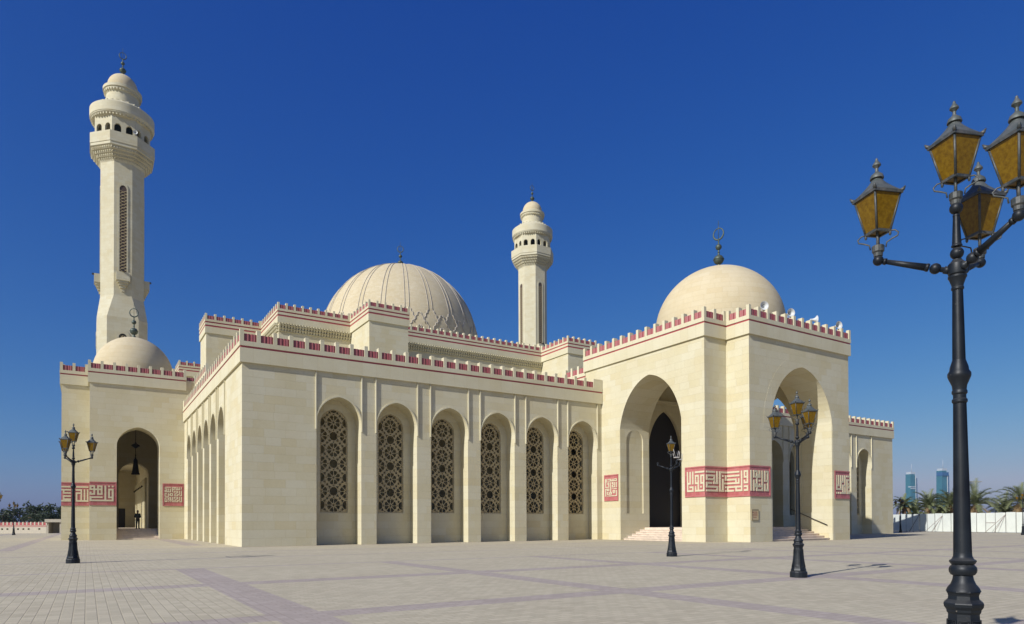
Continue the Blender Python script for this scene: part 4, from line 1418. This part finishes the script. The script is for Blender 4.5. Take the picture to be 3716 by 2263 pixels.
big.rotation_mode = 'AXIS_ANGLE'; big.rotation_axis_angle = (-0.0063, math.cos(YAW), math.sin(YAW), 0)
big['label'] = 'tall nearest street lamp filling the right side, its base cut by the picture edge'
left = copy_tree(lamp); left.location = (-7.62, -12.95, 0); left.rotation_euler.z = 0.0
left['label'] = 'dark iron street lamp with amber lanterns standing in front of the side porch'
mid = make_lamp('street lamp with only one lantern left and bent bars on its empty arms', A_R, ang(11), {0: False, 1: True, 2: True})
mid.location = (11.10, -21.48, 0)
lamp.scale = (0.99,)*3; big.scale = (0.945,)*3; left.scale = (1.075,)*3; mid.scale = (1.045,)*3
for (x, y, s, a, lb) in ((71.6, 1.9, 0.95, 0, 'distant street lamp in front of the shadowed end of the white fence'),
                         (64.3, -12.75, 0.93, 20, 'distant street lamp by the white fence at the far right edge'),
                         (-15.25, 68.6, 1.05, 40, 'distant street lamp before the low crenellated wall'),
                         (-13.75, 29.85, 1.0, 0, 'street lamp standing almost outside the left picture edge, only one lantern showing')):
    o = copy_tree(lamp); o.location = (x, y, 0); o.scale = (s,)*3; o.rotation_euler.z = R_(a); o['label'] = lb

# =================================================================== LEFT: LOW WALL, GATE, TREES
wa, wb = Vector((-25.5, 96.2)), Vector((-12.55, 87.6))
bw = thing('boundary_wall', 'low cream wall with red crenellations and small square holes', 'wall', (-18, 91, 0))
dv = (wb-wa); LW = dv.length; dv.normalize(); nv = Vector((dv.y, -dv.x))
fnw = lambda u, v, d: (wa.x+dv.x*u-nv.x*d, wa.y+dv.y*u-nv.y*d, v)
holes = []
mb = MB()
u = 0.8
k_i = 0
while u < LW-0.8:
    if k_i % 4 != 3:
        holes.append([(u, 0.55), (u+0.32, 0.55), (u+0.32, 0.80), (u, 0.80)])
    u += 0.84; k_i += 1
mb.slab([(0, 0), (LW, 0), (LW, 1.28), (0, 1.28)], holes, fnw, 0.0, 0.4)
mb.slab([(0, 0.4), (LW, 0.4), (LW, 0.95), (0, 0.95)], [], fnw, 0.401, 0.42, 2)  # black strip behind the holes, their shade put in as colour
mb.slab([(0, 1.02), (LW, 1.02), (LW, 1.10), (0, 1.10)], [], fnw, -0.015, 0.0, 1)
mb.slab([(0, 1.22), (LW, 1.22), (LW, 1.30), (0, 1.30)], [], fnw, -0.016, 0.1, 1)
mb.build('wall', ['plaster_cream', 'red_line', 'opening_shade'], bw)
mb = MB()
cnt = int(LW/0.62)
st = LW/cnt
for i in range(cnt+1):
    c0 = st*i
    mb.slab([(c0-0.11, 1.30), (c0+0.11, 1.30), (c0+0.11, 1.78), (c0-0.11, 1.78)], [], fnw, -0.02, 0.35, 0)
    if i < cnt:
        mb.slab([(c0+0.11, 1.30), (c0+st-0.11, 1.30), (c0+st-0.11, 1.68), (c0+0.11, 1.68)], [], fnw, 0.02, 0.2, 1)
mb.build('crenellation', ['plaster_cream', 'red_line'], bw)
gt = thing('gatehouse', 'small flat roofed cream gate with a dark opening at the end of the low wall', 'gate', (-11.6, 87.2, 0))
M = Matrix.Translation((wb.x, wb.y, 0)) @ Matrix.Rotation(math.atan2(dv.y, dv.x)+0.35, 4, 'Z')
mb = MB()
mb.box(-0.05, 0.25, 0.0, 2.6, 0, 1.72, 0, M); mb.box(1.75, 2.0, 0.0, 2.6, 0, 1.72, 0, M); mb.box(0.25, 1.75, 2.3, 2.6, 0, 1.72, 0, M)
mb.build('wall', 'plaster_cream', gt)
mb = MB(); mb.box(-0.2, 2.15, -0.2, 2.8, 1.721, 2.2, 0, M); mb.build('roof', 'plaster_cream', gt)

def tree(name, label, x, y, h, w, seed, n=900, leaf=0.34):
    r = random.Random(seed)
    t = thing(name, label, 'tree', (x, y, 0), 'dark trees beyond the low wall')
    mb = MB()
    pts = [(x, y, 0), (x+0.1, y, h*0.25), (x-0.05, y+0.1, h*0.5)]
    mb.tube(pts, [0.16, 0.13, 0.08], 8)
    clumps = []
    for i in range(16):
        a = r.uniform(0, 2*PI); rr = w*math.sqrt(r.random())*0.8; z = h*(0.42+0.48*r.random())
        z *= 1-0.18*(rr/w)**2
        clumps.append((x+rr*math.cos(a), y+rr*math.sin(a), z, w*r.uniform(0.22, 0.42)))
    for c in clumps[:8]:
        mb.tube([(x, y, h*0.35), (c[0]*0.5+x*0.5, c[1]*0.5+y*0.5, c[2]*0.6+h*0.2), (c[0], c[1], c[2])], [0.08, 0.05, 0.02], 5)
    mb.build('trunk', 'bark', t)
    mb = MB()
    for i in range(n):
        c = r.choice(clumps)
        d = Vector((r.gauss(0, 1), r.gauss(0, 1), r.gauss(0, 0.8))).normalized()*c[3]*r.random()**0.4
        p = Vector(c[:3])+d
        if p.z < h*0.18: p.z = h*0.18+r.random()*0.3
        a = Vector((r.gauss(0, 1), r.gauss(0, 1), r.gauss(0, 1))).normalized(); b = a.cross(Vector((r.gauss(0, 1), r.gauss(0, 1), r.gauss(0, 1)))).normalized()
        s = leaf*r.uniform(0.5, 1.1)
        mb.add([p-a*s, p+b*s*0.35, p+a*s, p-b*s*0.35], [(0, 1, 2, 3)])
    mb.build('crown', 'dark_leaves', t)
tl = [(-14.3, 101.5, 5.9, 2.5, 'tallest dark bushy tree beyond the low wall'), (-16.6, 104.5, 4.3, 2.6, 'dark rounded tree beyond the low wall, left of the tallest one'),
      (-19.6, 106.0, 4.2, 2.6, 'low dark tree behind the distant lamp at the left edge'), (-11.2, 100.8, 5.0, 2.2, 'dark tree above the small gate, half behind the side porch'),
      (-22.8, 108.0, 4.4, 2.8, 'dark tree at the far left picture edge'), (-13.0, 98.0, 3.6, 2.2, 'low dark shrubby tree directly behind the small gate')]
for i, (x, y, h, w, lb) in enumerate(tl):
    tree('bushy_tree', lb, x, y, h, w, 50+i)

# =================================================================== RIGHT: FENCE, PALMS, MAST, TOWERS
F0 = Vector((82.24, 8.74)); F1 = Vector((75.34, -8.64))
fd = (F1-F0).normalized(); fnn = Vector((-fd.y, fd.x))             # fnn points away from the plaza
if fnn.x < 0: fnn = -fnn
def fpt(s, off, z):
    return (F0.x+fd.x*s+fnn.x*off, F0.y+fd.y*s+fnn.y*off, z)
gaps = [1.2*g_ for g_ in (-2.7, -1.7, -0.7, 0.3, 1.28, 2.22, 3.14, 4.07, 5.07, 6.03, 7.0, 8.01, 9.1, 10.23, 10.9, 11.88, 12.88, 13.93, 14.92, 15.9, 16.9, 17.9, 18.9)]
fr = random.Random(11)
fence = thing('site_fence', 'temporary white panel fence with thin gaps along the right edge of the plaza', 'fence', (F0.x, F0.y, 0))
for i in range(len(gaps)-1):
    a, b = gaps[i]+0.045, gaps[i+1]-0.045
    h = 2.21+fr.uniform(-0.025, 0.025)
    mb = MB()
    off = fr.uniform(-0.01, 0.01)
    mb.slab([(a, 0.05), (b, 0.05), (b+fr.uniform(-0.01, 0.01), h), (a+fr.uniform(-0.01, 0.01), h)], [], lambda u, v, d: fpt(u, off+d, v), 0.0, 0.03)
    mb.build('panel', 'fence_pale' if i == 12 else 'fence_white', fence)
for i in range(1, len(gaps)-1):
    mb = MB(); s = gaps[i]
    mb.slab([(s-0.07, 0), (s+0.07, 0), (s+0.07, 2.10), (s-0.07, 2.10)], [], lambda u, v, d: fpt(u, 0.06+d, v), 0.0, 0.06)
    mb.build('post', 'fence_post', fence)
for s, z0 in ((8.4, 2.5), (16.7, 2.75)):                         # raking struts
    for dx in (-1.7, -0.6):
        mb = MB()
        mb.tube([fpt(s+dx, -0.9, 0.0), fpt(s, -0.03, 1.95)], 0.025, 6)
        mb.build('brace', 'brace_metal', fence)
for s in (4.9,):
    mb = MB(); mb.tube([fpt(s-0.8, -0.8, 0), fpt(s, -0.03, 2.15)], 0.03, 6); mb.build('brace', 'fence_post', fence)
mb = MB(); mb.slab([(14.31, 1.07), (15.41, 1.07), (15.41, 1.12), (14.31, 1.12)], [], lambda u, v, d: fpt(u, d, v), -0.03, -0.012); mb.build('rail', 'brace_metal', fence)

def palm(label, x, y, zt, L, seed, nf=38, dry=5, name='date_palm'):
    x, y = CAMPOS.x+(x-CAMPOS.x)*1.2, CAMPOS.y+(y-CAMPOS.y)*1.2
    zt = zt*1.22+0.35; L *= 1.25
    r = random.Random(seed)
    t = thing(name, label, 'palm tree', (x, y, 0), 'date palms beyond the white fence')
    mb = MB()
    n = 10
    pts = []; rad = []
    for i in range(n+1):
        f = i/n
        pts.append((x+0.06*math.sin(3*f+seed), y, zt*f))
        rad.append(0.24*(1-0.15*f)*(1+0.08*(i % 2)))
    mb.tube(pts, rad, 10, sm=False)
    for i in range(44):                                           # old leaf bases
        a = i*2.4; z = zt*(0.35+0.65*i/44)
        d = Vector((math.cos(a), math.sin(a), 0))
        c = Vector((x, y, z))+d*0.2
        mb.tube([c, c+d*0.10+Vector((0, 0, 0.18))], [0.055, 0.02], 5, sm=False)
    mb.build('trunk', 'bark', t)
    g = MB(); dr = MB()
    for i in range(nf+dry):
        isdry = i >= nf
        m_ = dr if isdry else g
        a = i*2.39996+r.uniform(-0.2, 0.2)
        el = (1.38-1.2*(i/nf)) if not isdry else r.uniform(-0.75, -0.3)
        el += r.uniform(-0.12, 0.12)
        ln = L*r.uniform(0.8, 1.1)*(0.85 if isdry else 1)
        p = Vector((x, y, zt)); d = Vector((math.cos(a)*math.cos(el), math.sin(a)*math.cos(el), math.sin(el)))
        side = Vector((-math.sin(a), math.cos(a), 0))
        seg = 12
        path = [p.copy()]
        for j in range(seg):
            d = (d+Vector((0, 0, -0.085-0.01*j))).normalized()
            p = p+d*(ln/seg)
            path.append(p.copy())
        m_.tube(path, [0.025*(1-0.8*j/seg) for j in range(seg+1)], 4)
        for j in range(2, seg*3):
            f = j/(seg*3)
            k4 = f*seg; i0 = int(k4); q = path[i0].lerp(path[min(seg, i0+1)], k4-i0)
            tg = (path[min(seg, i0+1)]-path[i0]).normalized()
            nrm = side.cross(tg).normalized()
            ll = L*0.24*math.sin(PI*(0.12+0.86*f))**0.6*r.uniform(0.8, 1.15)
            for s in (-1, 1):
                dd = (tg*0.75+side*s*0.8+nrm*(0.45+r.uniform(-0.2, 0.2))*(1 if nrm.z > 0 else -1)).normalized()
                w = tg*0.04
                e = q+dd*ll
                m_.add([q-w, q+w, e+Vector((0, 0, -0.05*ll))], [(0, 1, 2)])
    g.build('crown', 'palm_leaves', t)
    if dry:
        dr.build('dry_fronds', 'dry_leaves', t)
palms = [(69.9, 0.6, 2.45, 1.5, 'palm behind the distant lamp at the left end of the white fence'),
         (72.2, -0.9, 2.35, 2.2, 'broad green palm between the two far towers'),
         (74.2, -2.2, 2.55, 2.3, 'palm with drooping brown fronds half hidden by the nearest lamp pole'),
         (73.5, -5.0, 2.5, 2.7, 'large palm with orange trunk just right of the nearest lamp pole'),
         (75.6, -8.4, 2.7, 2.5, 'palm at the far right edge behind the last lamp'),
         (76.5, -6.6, 1.7, 2.2, 'low untidy palm between two larger palms behind the fence'),
         (73.0, -1.7, 1.5, 1.5, 'small dark palm low behind the fence under the right tower'),
         (70.6, -0.2, 1.5, 1.7, 'small brownish palm low behind the fence beside the lamp')]
for i, (x, y, z, L, lb) in enumerate(palms):
    palm(lb, x, y, z, L, 20+i, 34 if L > 2 else 26, 6)
# floodlight mast
ms = thing('light_mast', 'thin grey floodlight mast rising behind the palms', 'light mast', (93.4, 3.45, 0))
mb = MB(); mb.tube([(93.4, 3.45, 2.2), (93.4, 3.45, 6.5)], [0.085, 0.055], 8); mb.build('pole', 'grey_metal', ms)
mb = MB(); Mr = Matrix.Translation((93.4, 3.45, 0)) @ Matrix.Rotation(RGT, 4, 'Z'); mb.box(-0.72, 0.72, -0.1, 0.1, 6.5, 6.66, 0, Mr); mb.box(-0.72, -0.35, -0.3, 0.3, 6.52, 6.62, 0, Mr); mb.box(0.35, 0.72, -0.3, 0.3, 6.52, 6.62, 0, Mr); mb.build('floodlight', 'grey_metal', ms)
mb = MB(); mb.box(-0.65, 0.65, -0.4, 0.4, 0, 2.5, 0, Mr); mb.build('base', 'white_metal', ms)

def tower(label, c, w, d, h, ant, seed):
    t = thing('glass_tower', label, 'skyscraper', (c[0], c[1], 0), 'twin glass towers on the skyline')
    M = Matrix.Translation((c[0], c[1], 0)) @ Matrix.Rotation(RGT+0.25, 4, 'Z')
    def prism(mb, x0, x1, y0, y1, z0, z1, tx=0.0, mi=0):
        vs = [M @ Vector(p) for p in ((x0, y0, z0), (x1, y0, z0), (x1, y1, z0), (x0, y1, z0), (x0+tx, y0+tx*0.5, z1), (x1-tx, y0+tx*0.5, z1), (x1-tx, y1, z1), (x0+tx, y1, z1))]
        mb.add(vs, [(0, 1, 2, 3), (4, 7, 6, 5), (0, 4, 5, 1), (1, 5, 6, 2), (2, 6, 7, 3), (3, 7, 4, 0)], mi)
    mb = MB(); prism(mb, -w/2-1.5, w*0.18+0.5, -d/2, d/2, 0, h, 1.8); mb.build('glass_front', 'tower_glass', t)
    mb = MB(); prism(mb, w*0.27, w*0.5+1.2, -d*0.42, d/2, 0, h*0.92, 1.2); mb.build('glass_side', 'tower_blue', t)
    mb = MB(); prism(mb, w*0.18+0.6, w*0.26, -d*0.55, d/2, 0, h*0.97, 0.3); mb.build('white_fin', 'tower_white', t)
    mb = MB(); prism(mb, -w*0.44, w*0.24, -d*0.45, d*0.45, h, h+6, 0.5); mb.build('crown', 'tower_white', t)
    if seed == 1:
        mb = MB(); prism(mb, -w*0.5-0.2, w*0.18, -d*0.5-0.3, 0, h*0.69, h*0.71, 0); prism(mb, -w*0.5-0.2, w*0.18, -d*0.5-0.3, 0, h*0.725, h*0.745, 0); mb.build('band', 'tower_white', t)
    else:
        mb = MB(); prism(mb, -w*0.55, w*0.30, -d*0.6, d*0.4, h*0.90, h*0.97, 0); mb.build('band', 'tower_blue', t)
    mb = MB(); mb.tube([M @ Vector((w*0.0, 0, h+6)), M @ Vector((w*0.0, 0, ant))], [0.9, 0.35], 6); mb.build('antenna', 'tower_white', t)
tower('left glass tower on the skyline, with two white bands', (1860, 908), 23, 17, 128, 157, 1)
tower('right glass tower on the skyline, partly behind the palms', (1931, 863), 25, 18, 137, 167, 2)

# =================================================================== PERSON
def remeshed(mb, name, mat, parent, voxel, origin):
    me = mb.build(name+'_raw', mat, mesh_only=True)
    tmp = bpy.data.objects.new(name+'_raw', me); COL.objects.link(tmp)
    md = tmp.modifiers.new('Remesh', 'REMESH'); md.mode = 'VOXEL'; md.voxel_size = voxel; md.use_smooth_shade = True
    sm = tmp.modifiers.new('Smooth', 'SMOOTH'); sm.factor = 0.5; sm.iterations = 2
    dg = bpy.context.evaluated_depsgraph_get(); dg.update()
    res = bpy.data.meshes.new_from_object(tmp.evaluated_get(dg))
    bpy.data.objects.remove(tmp); bpy.data.meshes.remove(me)
    res.name = name
    res.materials.clear(); res.materials.append(MATS[mat])
    for p in res.polygons: p.use_smooth = True
    return place(name, res, parent, origin)
ps = thing('person', 'person in dark uniform standing on the side porch steps, hands held in front', 'person', (0, 0, 0))
mb = MB()
def limb(pts, rad, seg=10):
    mb.tube(pts, rad, seg)
    for p, r in ((pts[0], rad[0]), (pts[-1], rad[-1])):
        mb.ball(p, r, 10)
# body faces -y (the camera); z up; feet at 0
mb.lathe([(0.0, 1.43), (0.062, 1.44), (0.078, 1.50), (0.084, 1.57), (0.080, 1.63), (0.055, 1.68), (0, 1.70)], 16, (0, 0.0, 0))
mb.tube([(0, 0.015, 1.33), (0, 0.0, 1.48)], [0.062, 0.055], 12)
mb.ball((0, -0.086, 1.555), 0.016); mb.ball((0, -0.08, 1.505), 0.022)
for s in (-1, 1):
    mb.ball((0.084*s, 0.01, 1.565), 0.022)
    limb([(0.18*s, 0.0, 1.36), (0.235*s, 0.03, 1.09)], [0.052, 0.042])
    limb([(0.235*s, 0.03, 1.09), (0.06*s, -0.20, 0.99)], [0.04, 0.028])
    mb.tube([(0.075*s, -0.19, 0.995), (0.01*s, -0.235, 0.985)], [0.03, 0.036], 8)
    for f in range(4):
        q = Vector((0.0*s-0.012*s, -0.235-0.006*f, 1.012-0.02*f))
        mb.tube([q, q+Vector((-0.03*s, -0.015, -0.008)), q+Vector((-0.052*s, 0.0, -0.016))], [0.010, 0.009, 0.007], 6)
    mb.tube([(0.05*s, -0.225, 1.01), (0.02*s, -0.25, 1.03)], [0.011, 0.008], 6)
    limb([(0.085*s, 0, 0.90), (0.095*s, -0.01, 0.48)], [0.078, 0.055])
    limb([(0.095*s, -0.01, 0.48), (0.105*s, 0.01, 0.07)], [0.052, 0.036])
    mb.tube([(0.105*s, 0.02, 0.045), (0.115*s, -0.15, 0.035)], [0.038, 0.03], 8)
mb.tube([(0, 0, 0.88), (0, 0.0, 1.08), (0, 0.005, 1.28), (0, 0.01, 1.38)], [0.145, 0.135, 0.165, 0.10], 14)
body = remeshed(mb, 'body', 'skin', ps, 0.011, (0, 0, 0))
mb = MB()
mb.tube([(0, 0, 0.86), (0, 0.0, 1.05), (0, 0.005, 1.27), (0, 0.01, 1.37), (0, 0.012, 1.42)], [0.165, 0.155, 0.185, 0.13, 0.07], 14)
for s in (-1, 1):
    limb([(0.175*s, 0.0, 1.36), (0.24*s, 0.03, 1.09)], [0.068, 0.058])
    limb([(0.24*s, 0.03, 1.09), (0.10*s, -0.155, 1.01)], [0.056, 0.045])
remeshed(mb, 'shirt', 'uniform_cloth', ps, 0.012, (0, 0, 0))
mb = MB()
mb.tube([(0, 0, 0.80), (0, 0, 0.96)], [0.15, 0.158], 14)
for s in (-1, 1):
    limb([(0.085*s, 0, 0.88), (0.097*s, -0.01, 0.48)], [0.095, 0.075])
    limb([(0.097*s, -0.01, 0.48), (0.107*s, 0.012, 0.09)], [0.073, 0.062])
remeshed(mb, 'trousers', 'trouser_cloth', ps, 0.012, (0, 0, 0))
mb = MB()
for s in (-1, 1):
    mb.tube([(0.105*s, 0.055, 0.05), (0.108*s, 0.0, 0.055), (0.115*s, -0.10, 0.042), (0.117*s, -0.175, 0.032)], [0.045, 0.05, 0.042, 0.030], 10)
remeshed(mb, 'shoes', 'shoe', ps, 0.010, (0, 0, 0))
mb = MB()
mb.lathe([(0.088, 1.585), (0.094, 1.62), (0.086, 1.67), (0.055, 1.70), (0.0, 1.712)], 16, (0, 0.012, 0))
mb.build('hair', 'hair', ps)
ps.location = (-3.43, 28.75, 0.90)
ps.rotation_euler.z = R_(15)
ps.scale = (0.97,)*3

# =================================================================== AIR
mb = MB()
mb.box(-420, 2250, -420, 1400, -1.0, 178.0)
k = NT('haze_air')
k.t.nodes.remove(k.b)
pv = k.n('VolumePrincipled')
pv.inputs['Color'].default_value = (0.48, 0.76, 1.0, 1)
pv.inputs['Density'].default_value = 0.00013
pv.inputs['Anisotropy'].default_value = 0.2
k.l(pv.outputs[0], k.t.nodes['Material Output'].inputs['Volume'])
hz = mb.build('haze', 'haze_air')
structure(hz, 'stuff')
